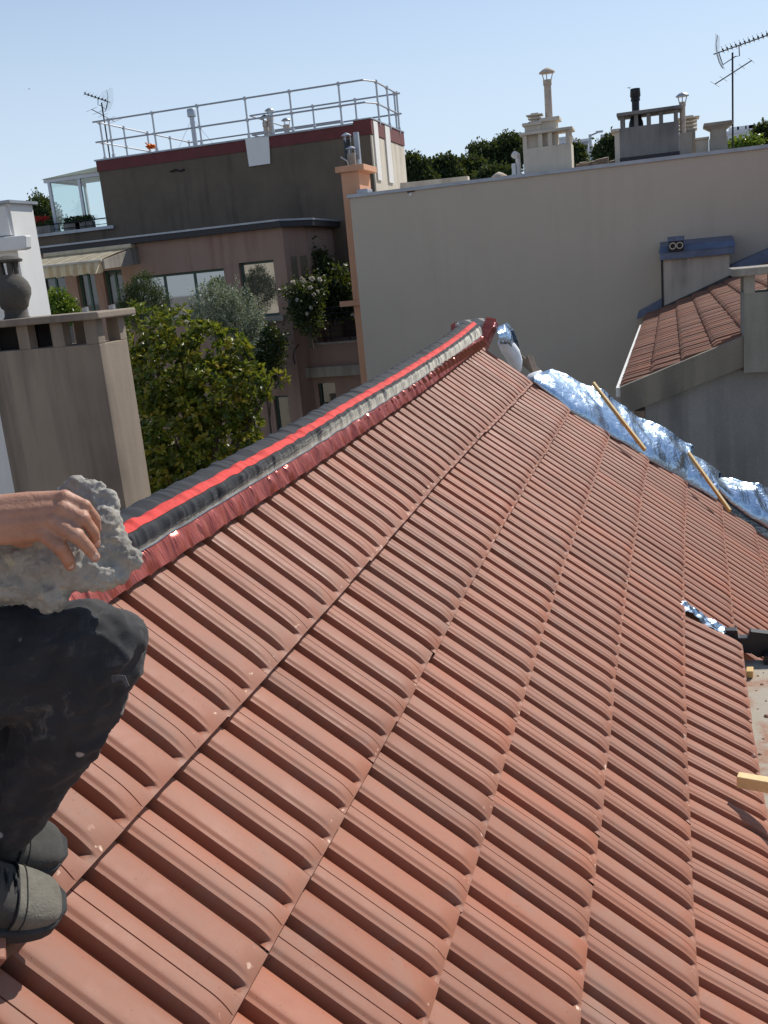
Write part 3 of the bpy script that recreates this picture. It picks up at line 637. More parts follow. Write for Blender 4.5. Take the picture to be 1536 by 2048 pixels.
# ------------------------------------------------------------------ antennas
def antenna(name, label, px_top, px_base, Y, boom, dirv, nel, refl, mast_r=.02, second=True, scale=1.0):
    T, B = onY(*px_top, Y), onY(*px_base, Y); B[0] = T[0]; a = thing(name, label, 'antenna', B)
    b = MB(); b.tube([B - [0, 0, .3], T], mast_r, 8); b.build('mast', M_BLACK, a, auto=40)
    d = np.asarray(dirv, float); d /= np.linalg.norm(d); side = np.cross(d, [0, 0, 1.0]); side /= np.linalg.norm(side); up = np.cross(side, d)
    c = T + [0, 0, .10 * scale]; s0, s1 = c - d * boom * .36, c + d * boom * .64
    b = MB(); b.bar(s0, s1, .022 * scale); b.tube([c - d * boom * .26, c - d * boom * .22 - up * .28 * scale, T - up * .10 * scale + d * .05, c + d * boom * .10 - up * .22 * scale, c + d * boom * .12], .012 * scale, 6); b.build('boom', M_BLACK, a)
    b = MB()
    for k in range(nel):
        p = s0 + (s1 - s0) * (0.18 + .82 * k / (nel - 1)); L = .15 * scale * (1 - .25 * k / nel)
        for sg in (1, -1):
            b.tube([p + up * .03, p + side * L * sg + up * (.03 + .05)], .005 * scale, 4); b.tube([p + up * .03, p + side * L * sg * .9 - up * .03], .005 * scale, 4)
        b.bar(p - up * .02, p + up * .05 * scale, .035 * scale)
    b.build('elements', M_BLACK, a)
    b = MB()
    for sg in (1, -1):
        o0 = s0 + d * .08
        pts = [o0 + up * sg * .02, o0 + up * sg * .20 * scale + d * .01, o0 + up * sg * .36 * scale + d * .07]
        b.tube(pts, .012 * scale, 6)
        for k in range(9):
            q = pts[0] * (1 - k / 8) + pts[2] * (k / 8); b.tube([q - side * refl, q + side * refl], .0022 * scale, 4)
        for k in range(7):
            o1 = side * refl * (k / 3 - 1); b.tube([pts[0] + o1, pts[2] + o1], .0018 * scale, 4)
    b.build('reflector', M_STEEL, a)
    if second:
        c2 = T - [0, 0, .42 * scale]; d2 = np.array([d[0], d[1], .45]); d2 /= np.linalg.norm(d2); s2 = np.cross(d2, [0, 0, 1.0]); s2 /= np.linalg.norm(s2)
        b = MB(); b.tube([c2 - d2 * .42 * scale, c2 + d2 * .45 * scale], .013 * scale, 6)
        for f, L in ((-.42, .50), (-.22, .44), (.02, .36), (.22, .38), (.44, .40)):
            p = c2 + d2 * f * scale; b.tube([p - s2 * L * scale, p + s2 * L * scale], .005 * scale, 4)
        b.build('dipole', M_BLACK, a)
antenna('tv_antenna', 'tall black mast with a long rising antenna boom on the beige wall at right', (1465, 105), (1468, 290), YB + .6, 1.15, (.86, -.2, .14), 11, .24)

# ------------------------------------------------------------------ dark building with the roof guard rail
XL, XR = xat(196, 335, YD), xat(739, 260, YD); ZD = zat(450, 283, YD)
YR = float(onX(803, 262, XR)[1])
db = thing('dark_rendered_building', 'tall flat-roofed building with a stained dark brown wall and oxblood parapet band', 'building', (-13, YD, 0))
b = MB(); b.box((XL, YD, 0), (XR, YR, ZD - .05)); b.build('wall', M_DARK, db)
b = MB(); b.box((XR + .002, YD + .003, 0), (XR + .05, YR, ZD - .40)); b.build('side_wall', M_CREAM, db)
ztl = zat(150, 466, YD); xtl = xat(60, 470, YD)
b = MB(); b.box((xtl - 4, YD + .0, 0), (XL - .003, YD + 5, ztl)); b.build('terrace_wall', M_DARK, db)
b = MB(); b.box((xtl - 4, YD - .12, ztl), (XL + .3, YD + .4, ztl + .10)); b.build('terrace_edge', M_ZINC, db)
XS = xat(707, 250, YD)
b = MB(); b.box((XL - .03, YD - .035, ZD - .38), (XS, YR, ZD - .05)); b.box((XS + .003, YD - .037, ZD - .38), (XR + .075, YR, ZD + .05)); b.build('parapet_band', M_REDBAND, db)
b = MB(); b.box((XL - .07, YD - .07, ZD - .047), (XS, YR, ZD)); b.box((XS + .003, YD - .07, ZD + .053), (XR + .10, YR, ZD + .09)); b.build('coping', M_ZINC, db)
b = MB(); b.prism([onY(x, y, YD - .075) for x, y in [(490, 277), (537, 273), (539, 301), (540, 327), (519, 330), (498, 333), (494, 305)]], (0, .03, 0)); b.build('white_patch', M_WHITE, db)
b = MB(); b.prism([onY(x, y, YD - .004) for x, y in [(338, 343), (352, 338), (360, 341), (369, 337), (370, 341), (362, 344), (352, 342), (345, 345)]], (0, -.02, 0)); b.build('crack', M_VOID, db)
b = MB()
for pa, pb in (((747, 250), (752, 250)), ((770, 258), (776, 258))):
    y0, y1 = float(onX(pa[0], pa[1], XR + .09)[1]), float(onX(pb[0] + 3, pb[1], XR + .09)[1]); b.box((XR + .055, y0, float(onX(757, 360, XR + .09)[2])), (XR + .095, y1, ZD + .02))
b.build('white_strip', M_WHITE, db)

gr = thing('guard_rail', 'galvanised steel guard rail around the flat roof of the dark building', 'guard rail', (-13, YD + .3, ZD))
Yg = YD + .35; zr1 = zat(450, 203, Yg); zr2 = zat(452, 246, Yg)
xgl = xat(190, 241, Yg); xgr = xat(726, 170, Yg)
YLb = float(onZ(407, 281, zr1)[1]); YRb = float(onZ(789, 188, zr1)[1]); YLb = max(YLb, YRb + 1)
def rail(p0, p1, name='rail'): b = MB(); b.tube([p0, p1], .028, 8); b.build(name, M_STEEL, gr, auto=40)
def post(x, y, z=ZD, h=None):
    b = MB(); b.tube([(x, y, z - .05), (x, y, zr1 + .06)], .032, 8); b.box((x - .045, y - .045, zr1 - .045), (x + .045, y + .045, zr1 + .045)); b.box((x - .045, y - .045, zr2 - .045), (x + .045, y + .045, zr2 + .045)); b.box((x - .04, y - .04, z), (x + .04, y + .04, z + .16)); b.build('post', M_STEEL, gr)
XLb = float(onZ(500, 272, zr1)[0])
for z in (zr1, zr2):
    rail((xgl - .1, Yg, z), (xgr, Yg, z)); rail((xgl, Yg, z), (xgl, YLb, z)); rail((xgr + .25, Yg + .5, z), (xgr + .25, YRb, z)); rail((xgr, Yg, z), (xgr + .25, Yg + .5, z))
    rail((xgl, YLb, z), (XLb + 4, YLb, z)); rail((xgr + .35, YRb, z), (xat(500, 233, YRb), YRb, z)); rail((xat(500, 233, YRb), YRb, z), (xat(500, 233, YRb), YLb, z))
for px in (216, 305, 397, 494, 584, 683): post(xat(px, 240, Yg), Yg + .02)
for f in (.04, .26, .5, .75, .98): post(xgl, Yg + (YLb - Yg) * f)
for f in (.02, .5, .97): post(xgr + .25, Yg + .55 + (YRb - Yg - .55) * f)
for f in (.03, .3, .6, .9): post(xgr + .3 - (xgr - xat(500, 233, YRb)) * f, YRb)
antenna('tv_antenna', 'thin dark antenna mast behind the left end of the roof guard rail', (203, 205), (236, 312), YD + 1.2, .9, (-.5, -.8, .25), 7, .42, .025, True, 1.0)
pp = thing('vent_pipe', 'grey steel vent pipe with a drum head behind the guard rail', 'pipe', (xat(391, 290, YD + 3), YD + 3, ZD))
b = MB(); x = xat(391, 290, YD + 3); zt3 = zat(388, 217, YD + 3); b.tube([(x, YD + 3, ZD - .1), (x, YD + 3, zt3 - .25)], .085, 12); b.build('pipe', M_STEEL, pp, auto=40)
b = MB(); b.lathe((x, YD + 3, zt3 - .25), [(.09, -.03), (.15, .0), (.15, .2), (.13, .25)], 14); b.build('head', M_STEEL, pp, auto=40)
b = MB()
for sx in (-1, 1): b.tube([(x, YD + 3, zt3 - .3), (x + sx * 1.0, YD + 3, ZD)], .006, 4)
b.build('guy_wire', M_STEEL, pp)
for k, (px, ptop, lab) in enumerate([(533, 236, 'leftmost cream flue with a small dark cap behind the guard rail'), (544, 222, 'taller middle cream flue with a shiny conical cap behind the guard rail'), (575, 242, 'right hand cream flue with a shiny conical cap behind the guard rail')]):
    Y = YD + 4.5; c = thing('chimney_flue', lab, 'chimney', (xat(px, 270, Y), Y, ZD), 'flues on the dark building')
    zt3 = zat(px, ptop, Y); pot(c, (xat(px, 270, Y), Y, ZD - .1), zt3 - ZD - .02, .085 + .02 * (k != 0), .17, M_TERRA, M_STEEL if k else M_BLACK)
b = MB(); P0 = onY(294, 296, Yg + .3); n = 12; G = np.zeros((n, n, 3))
for i in range(n):
    for j in range(n): G[i, j] = P0 + np.array([.36 * i / n, .12 * math.sin(i * .9 + j), .22 * j / n * (1 - .5 * i / n) + .03 * math.sin(i * 2.0)]) - [0, 0, .05]
tag(grid_obj('orange_cloth', G, m_plain('orange_cloth', (.85, .22, .03, 1), .8)), 'small orange cloth hanging by the guard rail above the oxblood band', 'cloth')

# ------------------------------------------------------------------ glazed conservatory and terrace
cv = thing('conservatory', 'small white framed glass conservatory with sloping roof on the terrace', 'conservatory', (xat(150, 460, YD), YD + .3, ztl))
M_WFRAME = m_plain('white_frame', (.62, .64, .66, 1), .4, 0, .08, 10, 0)
Yv = YD + .35; xl, xm, xr = xat(110, 460, Yv), xat(172, 455, Yv), XL - .02
zlo = ztl + .1; zbe = zat(150, 358, Yv)
b = MB()
for x in (xl + .05, xm): b.box((x - .05, Yv, zlo), (x + .05, Yv + .08, zbe))
b.box((xl - .12, Yv - .02, zbe), (xr, Yv + .10, zbe + .12)); b.box((xl, Yv + 2.2, zlo), (xl + .08, Yv + 2.28, zbe + .35)); b.box((xl, Yv + .1, zbe), (xl + .06, Yv + 2.3, zbe + .08)); b.build('frame', M_WFRAME, cv)
b = MB(); b.quad((xl, Yv + .04, zlo), (xm, Yv + .04, zlo), (xm, Yv + .04, zbe), (xl, Yv + .04, zbe)); b.quad((xm, Yv + .04, zlo), (xr, Yv + .04, zlo), (xr, Yv + .04, zbe), (xm, Yv + .04, zbe)); b.quad((xl + .03, Yv + .1, zlo), (xl + .03, Yv + 2.2, zlo), (xl + .03, Yv + 2.2, zbe), (xl + .03, Yv + .1, zbe)); b.build('pane', M_CLEAR, cv)
zh = zat(192, 334, Yv); b = MB(); b.prism([(xl - .15, Yv - .1, zbe + .12), (xr - .01, Yv - .1, zbe + .12), (xr - .01, Yv - .1, zh)], (0, 2.5, 0)); b.build('roof', m_plain('pale_panel', (.60, .62, .46, 1), .5, 0, .08, 3, 0), cv)
rl = thing('terrace_rail', 'thin black railing along the edge of the conservatory terrace', 'railing', (xat(150, 460, YD), YD, ztl))
zrl = zat(150, 442, YD); b = MB(); b.tube([(xtl - 3, YD + .06, zrl), (XL - .02, YD + .06, zrl - .02)], .022, 6); b.tube([(xtl - 3, YD + .06, zrl - .18), (XL - .02, YD + .06, zrl - .2)], .012, 6); b.tube([(xtl - 3, YD + .06, zrl - .3), (XL - .02, YD + .06, zrl - .32)], .012, 6)
for f in range(6): x = xtl - 2 + f * .75 * (XL - xtl + 2) / 3.6; b.tube([(x, YD + .06, ztl), (x, YD + .06, zrl)], .014, 6)
b.build('rails', M_BLACK, rl)

# ------------------------------------------------------------------ pink house
ph = thing('pink_house', 'shaded dusky pink house with green framed windows and a dark zinc roof edge', 'house', (-9, YP, 0))
XPc = xat(566, 480, YP); ZP = zat(480, 464, YP); XP0 = -20.0
X615 = xat(613, 470, YP + 1.0); zlow = 0
wins = [((267, 545), (454, 640)), ((483, 522), (553, 634))]
def wall_holes(b, x0, x1, z0, z1, Y, holes, D=.30):
    """a wall slab in the XZ plane with rectangular holes"""
    xs = sorted({x0, x1, *[h[0] for h in holes], *[h[1] for h in holes]}); zs = sorted({z0, z1, *[h[2] for h in holes], *[h[3] for h in holes]})
    for i in range(len(xs) - 1):
        for j in range(len(zs) - 1):
            cx, cz = (xs[i] + xs[i + 1]) / 2, (zs[j] + zs[j + 1]) / 2
            if not any(h[0] < cx < h[1] and h[2] < cz < h[3] for h in holes): b.quad((xs[i], Y, zs[j]), (xs[i + 1], Y, zs[j]), (xs[i + 1], Y, zs[j + 1]), (xs[i], Y, zs[j + 1]))
    for h in holes:
        b.quad((h[0], Y, h[2]), (h[1], Y, h[2]), (h[1], Y + D, h[2]), (h[0], Y + D, h[2])); b.quad((h[0], Y, h[3]), (h[0], Y + D, h[3]), (h[1], Y + D, h[3]), (h[1], Y, h[3]))
        b.quad((h[0], Y, h[2]), (h[0], Y + D, h[2]), (h[0], Y + D, h[3]), (h[0], Y, h[3])); b.quad((h[1], Y, h[2]), (h[1], Y, h[3]), (h[1], Y + D, h[3]), (h[1], Y + D, h[2]))
H = []
for (xa_, ya_), (xb2, yb2) in wins:
    H.append((xat(xa_, (ya_ + yb2) / 2, YP), xat(xb2, (ya_ + yb2) / 2, YP), zat((xa_ + xb2) / 2, yb2, YP), zat((xa_ + xb2) / 2, (ya_ + ya_ - 14 * (xb2 > 500) * 0) / 2, YP)))
for xa_, xb2 in ((86, 135), (158, 195), (212, 250)): H.append((xat(xa_, 590, YP), xat(xb2, 590, YP), zat(180, 690, YP), zat(180, 545, YP)))
for xa_, xb2, y0, y1 in ((553, 583, 792, 900), (500, 520, 800, 900)): H.append((xat(xa_ - 6, 800, YP), xat(xb2 - 6, 800, YP), zat(xa_, y1, YP), zat(xa_, y0, YP)))
b = MB(); wall_holes(b, XP0, XPc, 0, ZP, YP, H)
b.quad((XPc, YP, 0), (X615, YP + 1.0, 0), (X615, YP + 1.0, ZP), (XPc, YP, ZP)); b.quad((X615, YP + 1, 0), (X615, YD - .01, 0), (X615, YD - .01, ZP), (X615, YP + 1, ZP)); b.build('wall', M_PINK, ph)
b = MB(); b.quad((XP0, YP + .9, 0), (XPc, YP + .9, 0), (XPc, YP + .9, ZP), (XP0, YP + .9, ZP)); b.build('room', M_VOID, ph)
zr0 = ZP; zr_t = zat(480, 456, YP)
b = MB(); ed = [(XP0, YP - .25), (XPc + .05, YP - .25), (X615 + .28, YP + .85), (X615 + .28, YD - .005), (XP0, YD - .005)]
b.prism([(x, y, zr0 + .003) for x, y in ed], (0, 0, .16)); b.build('roof', M_ZINCDK, ph)
b = MB(); b.prism([(x + (.03 if i in (2, 3) else 0), y - (.04 if i < 3 else 0), zr0 + .166) for i, (x, y) in enumerate(ed)], (0, 0, .05)); b.build('roof_edge', M_ZINC, ph)
def window(h, nsplit, name='window', glass=None):
    x0, x1, z0, z1 = h; Y = YP + .16; f = .07; b = MB()
    b.box((x0, Y, z0), (x1, Y + .06, z0 + f)); b.box((x0, Y, z1 - f), (x1, Y + .06, z1))
    for k in range(nsplit + 1): x = x0 + (x1 - x0 - f) * k / nsplit; b.box((x, Y - .002, z0 + f), (x + f, Y + .058, z1 - f))
    w = b.build(name, M_DKGREEN, ph)
    b = MB(); b.quad((x0, Y + .03, z0), (x1, Y + .03, z0), (x1, Y + .03, z1), (x0, Y + .03, z1)); b.build('pane', glass or M_GLASS, w)
window(H[0], 3); window(H[1], 1)
for h in H[2:5]: window(h, 2, glass=M_GLASSD)
for h in H[5:]: window(h, 1, glass=M_GLASSD)
b = MB(); b.box((H[1][0] - .1, YP - .16, H[1][2] - .16), (H[1][1] + .16, YP + .1, H[1][2] - .004)); b.build('sill', M_CONC, ph)
b = MB()
dv = np.array([X615 - XPc, 1.0, 0]); nv = np.array([1.0, -(X615 - XPc), 0]); nv /= np.linalg.norm(nv)
for f0, f1 in ((.22, .48), (.6, .92)):
    z0, z1 = zat(590, 585, YP + .5), zat(585, 513, YP + .5); p0 = np.array([XPc, YP, 0]) + dv * f0 + nv * .004; p1 = np.array([XPc, YP, 0]) + dv * f1 + nv * .004
    b.quad(p0 + [0, 0, z0], p1 + [0, 0, z0], p1 + [0, 0, z1], p0 + [0, 0, z1])
b.build('slot_window', M_GLASS, ph)
# balcony recess between the house and the beige wall
YQ = YP + .6; zb0, zb1 = zat(665, 722, YQ), zat(665, 688, YQ); xq0, xq1 = xat(585, 700, YQ), xat(742, 690, YQ)
zg0, zg1 = zat(650, 752, YQ), zat(650, 732, YQ)
hw = [(xat(638, 790, YQ), xat(672, 790, YQ), zat(655, 850, YQ), zat(655, 766, YQ))]
b = MB(); wall_holes(b, xq0, xq1, 0, zb1, YQ, hw); b.quad((xq0, YQ, zb1), (xq1, YQ, zb1), (xq1, YD, zb1), (xq0, YD, zb1)); b.build('balcony_wall', M_PINK, ph)
h = hw[0]; b = MB(); b.quad((h[0], YQ + .2, h[2]), (h[1], YQ + .2, h[2]), (h[1], YQ + .2, h[3]), (h[0], YQ + .2, h[3])); w = b.build('window', M_GLASSD, ph)
b = MB(); b.box((h[0], YQ + .12, (h[2] + h[3]) / 2 - .03), (h[1], YQ + .17, (h[2] + h[3]) / 2 + .03)); b.box((h[0], YQ + .12, h[2]), (h[0] + .05, YQ + .17, h[3])); b.build('frame', M_DKGREEN, w)
b = MB(); b.box((xq0 - 1.2, YQ - .28, zg0), (xq1 - .1, YQ - .003, zg1)); b.build('ledge', M_CONC, ph)
b = MB(); b.box((xq0, YQ - .05, zb1 + .002), (xq1, YQ + .2, zb1 + .06)); b.build('balcony_coping', M_CONC, ph)
b = MB(); b.quad((xq0, YD - .02, zb1), (xq1 + 1.5, YD - .02, zb1), (xq1 + 1.5, YD - .02, zb1 + 2.2), (xq0, YD - .02, zb1 + 2.2)); b.build('balcony_back', M_DARK, ph)
br = thing('balcony_rail', 'black wire balcony railing beside the white roses', 'railing', ((xq0 + xq1) / 2, YQ, zb1))
b = MB()
for k in range(6): z = zb1 + .2 + k * .17; b.tube([(xq0 + .1, YQ + .1, z), (xq1 - .05, YQ + .1, z)], .012 if k < 5 else .022, 6)
for k in range(5): x = xq0 + .1 + (xq1 - xq0 - .2) * k / 4; b.tube([(x, YQ + .1, zb1), (x, YQ + .1, zb1 + 1.06)], .018, 6)
b.build('bars', M_BLACK, br)
b = MB(); b.tube([onY(x, y, YP - .06) for x, y in [(598, 688), (589, 700), (587, 715), (590, 728)]], .015, 6); tag(b.build('cable', M_BLACK, smooth=True), 'short black cable hanging down the pink wall below the balcony corner', 'cable')

# orange chimney against the beige wall
YO = YB + .9
oc = thing('orange_chimney', 'tall orange rendered chimney rising beside the left end of the beige wall', 'chimney', (xat(710, 360, YO), YO, 0))
x0, x1 = xat(682, 350, YO), xat(717, 345, YO); z1 = zat(705, 343, YO); y1 = YO + 1.0
zk = zat(700, 612, YO)
b = MB(); b.box((x0, YO, 0), (x1, y1, z1)); b.build('shaft', M_ORANGE, oc)
b = MB(); b.box((x0 - .12, YO - .1, z1 + .002), (x1 + .18, y1 + .1, z1 + .15)); b.build('cap', M_ORANGE, oc, bevel=.01)
b = MB(); b.box((x0 - .35, YO - .12, zk), (x1, YO - .002, zk + .14)); b.build('corbel', M_ORANGE, oc)
pot(oc, (xat(702, 330, YO + .3), YO + .4, z1 + .15), .34, .11, .13, M_CONC, M_STEEL, lip=False); pot(oc, (xat(697, 330, YO + .7), YO + .75, z1 + .15), .72, .10, .13, M_ZINCDK, M_STEEL, lip=False)
b = MB(); b.tube([(xat(712, 330, YO), YO + .3, z1 + .14), (xat(711, 330, YO), YO + .3, z1 + .30)], .04, 8); b.tube([onY(697, 332, YO + .2), onY(694, 322, YO + .15), onY(681, 314, YO + .1)], .02, 6); b.build('small_pipe', M_STEEL, oc)
b = MB(); b.box((xat(707, 300, YO + .5), YO + .6, z1 + .1), (xat(716, 300, YO + .5), YO + .72, zat(710, 263, YO + .5))); b.build('flat_duct', M_ZINC, oc)
b = MB(); b.box((xat(714, 380, YB + .5), YB + .45, ZB), (xat(736, 380, YB + .5), YB + .9, ZB + .16)); tag(b.build('zinc_box', M_ZINC, bevel=.02), 'small zinc flashing box on the coping beside the orange chimney', 'flashing')

# ------------------------------------------------------------------ awning on the pink house
aw = thing('awning', 'cream striped fabric awning sheltering the left windows of the pink house', 'awning', (xat(180, 520, YP), YP, zat(180, 520, YP)))
t = NT('awning_cloth'); sx = t.node('ShaderNodeSeparateXYZ'); t.link(t.coord(), sx.inputs[0]); w_ = t.math('FRACT', t.math('MULTIPLY', sx.outputs[0], 3.6))
n = t.noise(t.coord(), 5, 5); c = t.mix(t.math('GREATER_THAN', w_, .55), (.86, .78, .58, 1), (.70, .58, .38, 1)); c = t.mix(t.ramp(n, [(.5, g(0)), (.75, g(.5))]), c, (.34, .27, .18, 1)); t.color(c); t.rough(.9); tl = t.node('ShaderNodeBsdfTranslucent'); t.link(c, tl.inputs[0]); ms = t.node('ShaderNodeMixShader'); ms.inputs[0].default_value = .6
t.link(t.b.outputs[0], ms.inputs[1]); t.link(tl.outputs[0], ms.inputs[2]); t.link(ms.outputs[0], t.n['Material Output'].inputs[0]); M_AWN = t.m
xa0, xa1 = xat(78, 540, YP - .6), xat(265, 520, YP - .3)
zA, zBm, zC, zD_ = zat(180, 504, YP - .05), zat(180, 520, YP - .5), zat(180, 528, YP - .9), zat(180, 548, YP - 1.1)
n = 60; xs = np.linspace(xa0, xa1, n)
def loft(lines): return np.stack([np.stack([xs, y + 0 * xs + w, z + 0 * xs + w2], 1) for y, z, w, w2 in lines], 1)
ripple = .02 * np.sin(xs * 11) + .015 * np.sin(xs * 23)
b = MB(); b.box((xa0, YP - .28, zA - .02), (xa1, YP - .004, zA + .10)); b.build('housing', m_plain('awning_box', (.55, .47, .33, 1), .6), aw, bevel=.02)
grid_obj('cloth', loft([(YP - .24, zA - .02, 0, 0), (YP - 1.1, zA - .16, 0, ripple * .4), (YP - 1.95, zA - .34, 0, ripple * .3)]), M_AWN, aw)
b = MB(); b.tube([(xa0, YP - 1.97, zA - .36), (xa1, YP - 1.97, zA - .36)], .04, 8); b.build('front_bar', M_CREAM, aw, auto=40)
grid_obj('valance', loft([(YP - 2.0, zA - .38, 0, 0), (YP - 2.02, zA - .54, ripple, 0), (YP - 2.02, zA - .70, ripple * 2, ripple * .8)]), M_AWN, aw)
b = MB(); b.prism([(xa1 + .005, YP - .02, zA), (xa1 + .005, YP - 1.96, zA - .36), (xa1 + .005, YP - 1.96, zA - .60), (xa1 + .005, YP - .02, zA - .5)], (.06, 0, 0)); b.build('arm', M_CONC, aw)

# ------------------------------------------------------------------ white building and near chimney on the left
YW = 11.0
wb = thing('white_building', 'bright white rendered corner of a building with a moulded cornice at the left edge', 'building', (xat(20, 500, YW), YW, 0))
xw = xat(26, 450, YW); zw = zat(28, 405, YW); yw2 = float(onX(66, 420, xw)[1])
xw2 = float(xat(105, 600, YW + .9))
b = MB(); b.box((xw - 4, YW, 0), (xw, yw2, zw)); b.build('wall', M_WHITE, wb)
b = MB(); b.prism([onY(x, y, YW - .14) for x, y in [(-60, 480), (50, 470), (51, 497), (42, 500), (-60, 508)]], (0, .139, 0)); b.build('cornice', M_WHITE, wb, bevel=.02)
b = MB(); b.prism([onY(x, y, YW - .05) for x, y in [(-60, 418), (10, 412), (22, 470), (-60, 478)]], (0, .049, 0)); b.build('panel', M_WHITE, wb)
b = MB(); b.box((xw - 4, YW - .06, zw), (xw + .05, yw2 + .06, zw + .035)); b.build('coping', M_ZINC, wb)

YK = 6.7
ck = thing('chimney_stack', 'big brown-grey chimney stack with square openings under its slab, nearest at left', 'chimney', (xat(120, 800, YK), YK, 0))
xk = xat(197, 680, YK); yk1 = float(onX(252, 660, xk)[1]); xkl = float(onY(-14, 760, YK)[0]) - .0
zc0, zc1 = zat(150, 642, YK), zat(150, 627, YK)
zo = zat(140, 692, YK)                                   # bottom of the openings
xs_ = [xat(p, 670, YK) for p in (-60, -20, -5, 34, 57, 102, 127, 170, 197)]
b = MB(); b.box((xkl, YK, 4), (xk, yk1, zo))
b.build('body', M_CHIM, ck, bevel=.008)
dk = .10
for x0, x1 in ((xkl, xs_[0] + (xkl - xs_[0])*0 + 0.01) if False else (xkl, xkl + .05), (xs_[3], xs_[4]), (xs_[5], xs_[6]), (xs_[7], xk)):
    for ya, yb in ((YK, YK + dk), (yk1 - dk, yk1)): b = MB(); b.box((x0, ya, zo), (x1, yb, zc0)); b.build('pillar', M_CHIM, ck, bevel=.004)
b = MB(); b.box((xkl + .02, YK + .13, zo), (xs_[4], yk1 - .13, zc0)); b.build('flue', M_VOID, ck)
ov = .075
b = MB(); b.hexa([(xkl - .1, YK - ov, zc0), (xk + ov, YK - ov, zc0), (xk + ov, yk1 + ov, zc0), (xkl - .1, yk1 + ov, zc0), (xkl - .1, YK - ov, zc1), (xk + ov, YK - ov, zc1), (xk + ov, yk1 + ov, zc1), (xkl - .1, yk1 + ov, zc1)]); b.build('slab', M_CHIM, ck, bevel=.012)
M_POTDK = m_render('sooty_pot', (.12, .108, .092, 1), (.03, .028, .026, 1), 40, True, 1.0, .95, .7, .35, .55, .01)
cp = thing('chimney_pot', 'sooty bulbous clay chimney pot with a pierced top standing on the chimney slab', 'chimney pot', (xat(33, 620, YK + .2), YK + .2, zc1))
cpx = np.array([xat(31, 620, YK + .2), YK + .2, zc1]); hh = zat(31, 513, YK + .2) - zc1; R = .128 * hh / .42 * 1.0
b = MB(); b.lathe(cpx, [(R * .72, 0), (R * .66, .03 * hh), (R * .62, .05 * hh), (R * .60, .15 * hh), (R * .72, .18 * hh), (R * .80, .26 * hh), (R * .98, .38 * hh), (R * 1.02, .48 * hh), (R * .92, .58 * hh), (R * .72, .66 * hh), (R * .58, .70 * hh), (R * .56, .72 * hh)], 28); b.build('body', M_POTDK, cp, auto=40)
b = MB()
for k in range(5): a = k * 1.2566 + .5; b = MB(); b.tube([cpx + [R * .40 * math.cos(a), R * .40 * math.sin(a), .71 * hh], cpx + [R * .46 * math.cos(a), R * .46 * math.sin(a), .93 * hh]], .020, 6); b.build('post', M_POTDK, cp, auto=40)
b = MB(); b.lathe(cpx + [0, 0, .92 * hh], [(R * .80, 0), (R * .84, .018), (R * .55, .042), (R * .15, .055)], 20); b.build('lid', M_POTDK, cp, auto=40)
for px, lab in ((169, 'left of two tiny pale metal clips standing on the chimney slab'), (223, 'right of two tiny pale metal clips standing on the chimney slab')):
    c = np.array([xat(px, 612, yk1 - .05), yk1 - .05, zc1]); b = MB(); b.box(c - [.022, .01, 0], c + [.0, .01, .035]); b.box(c + [.004, -.012, 0], c + [.026, .012, .04]); tag(b.build('metal_clip', M_STEEL), lab, 'clip', 'clips on the chimney slab')

# ------------------------------------------------------------------ old tiled house on the right
sc_ = YB / 27.24
ze = float(CZ - 1.75 * sc_); E0 = onZ(1245, 780, ze); E1 = onZ(1287, 631, ze); YG = float(E0[1])
V1 = onY(1536, 660, YG); pit = (V1[2] - ze) / (V1[0] - E0[0])
rh = thing('old_tiled_house', 'old house with a weathered brown tiled roof and stained grey gable on the right', 'house', (4, YG, 0))
X0 = float(E0[0]); X9 = X0 + 9
def zrh(x): return ze + (x - X0) * pit
def mat_oldtile():
    t = NT('old_tile'); at = t.node('ShaderNodeAttribute'); at.attribute_name = 'tint'; sp = t.node('ShaderNodeSeparateColor'); t.link(at.outputs['Color'], sp.inputs[0])
    c = t.ramp(sp.outputs[0], [(0, srgb(112, 74, 56)), (.5, srgb(130, 84, 62)), (1, srgb(148, 92, 66))]); n = t.noise(t.coord(), 3, 8, .7); c = t.mix(t.ramp(n, [(.42, g(0)), (.66, g(.8))]), c, srgb(104, 76, 62))
    n2 = t.noise(t.coord(), 20, 5, .7); c = t.mix(t.ramp(n2, [(.58, g(0)), (.72, g(.5))]), c, srgb(150, 120, 100)); t.color(c); t.rough(.9); t.bump(n2, .4, .01); return t.m
V, Fc, T = [], [], []; n0 = 0; GA = .36; RW = .20; rr = np.random.default_rng(5)
nrow = int(9 / math.cos(math.atan(pit)) / GA); cs_, sn_ = math.cos(math.atan(pit)), math.sin(math.atan(pit))
for i in range(nrow):
    ny = int((YB - YG) / RW)
    for j in range(ny):
        rt = rr.random(); dz = rr.normal(0, .004); ys = YG + RW * (j + np.array([0, .12, .3, .45, .6, .95, 1.0])); hs = np.array([0, .044, .054, .050, .030, .006, 0])
        bs = np.array([0, .05, .5, 1.0]); d = (i + bs) * GA - .03 * (bs == 0); o = .045 * (1 - bs) + dz
        P = np.zeros((5, 7, 3)); P[1:, :, 0] = X0 + (d * cs_)[:, None]; P[1:, :, 1] = ys[None]; P[1:, :, 2] = (ze + d * sn_)[:, None] + (o[:, None] + hs[None] * np.array([.6, 1, 1, 1])[:, None]) * cs_
        P[0] = P[1]; P[0, :, 2] -= .05; idx = np.arange(35).reshape(5, 7) + n0; n0 += 35
        V.append(P.reshape(-1, 3)); Fc.append(np.stack([idx[:-1, :-1], idx[:-1, 1:], idx[1:, 1:], idx[1:, :-1]], -1).reshape(-1, 4)); tt = np.zeros((35, 3)); tt[:, 0] = rt * .6 + .4 * rr.random(); T.append(tt)
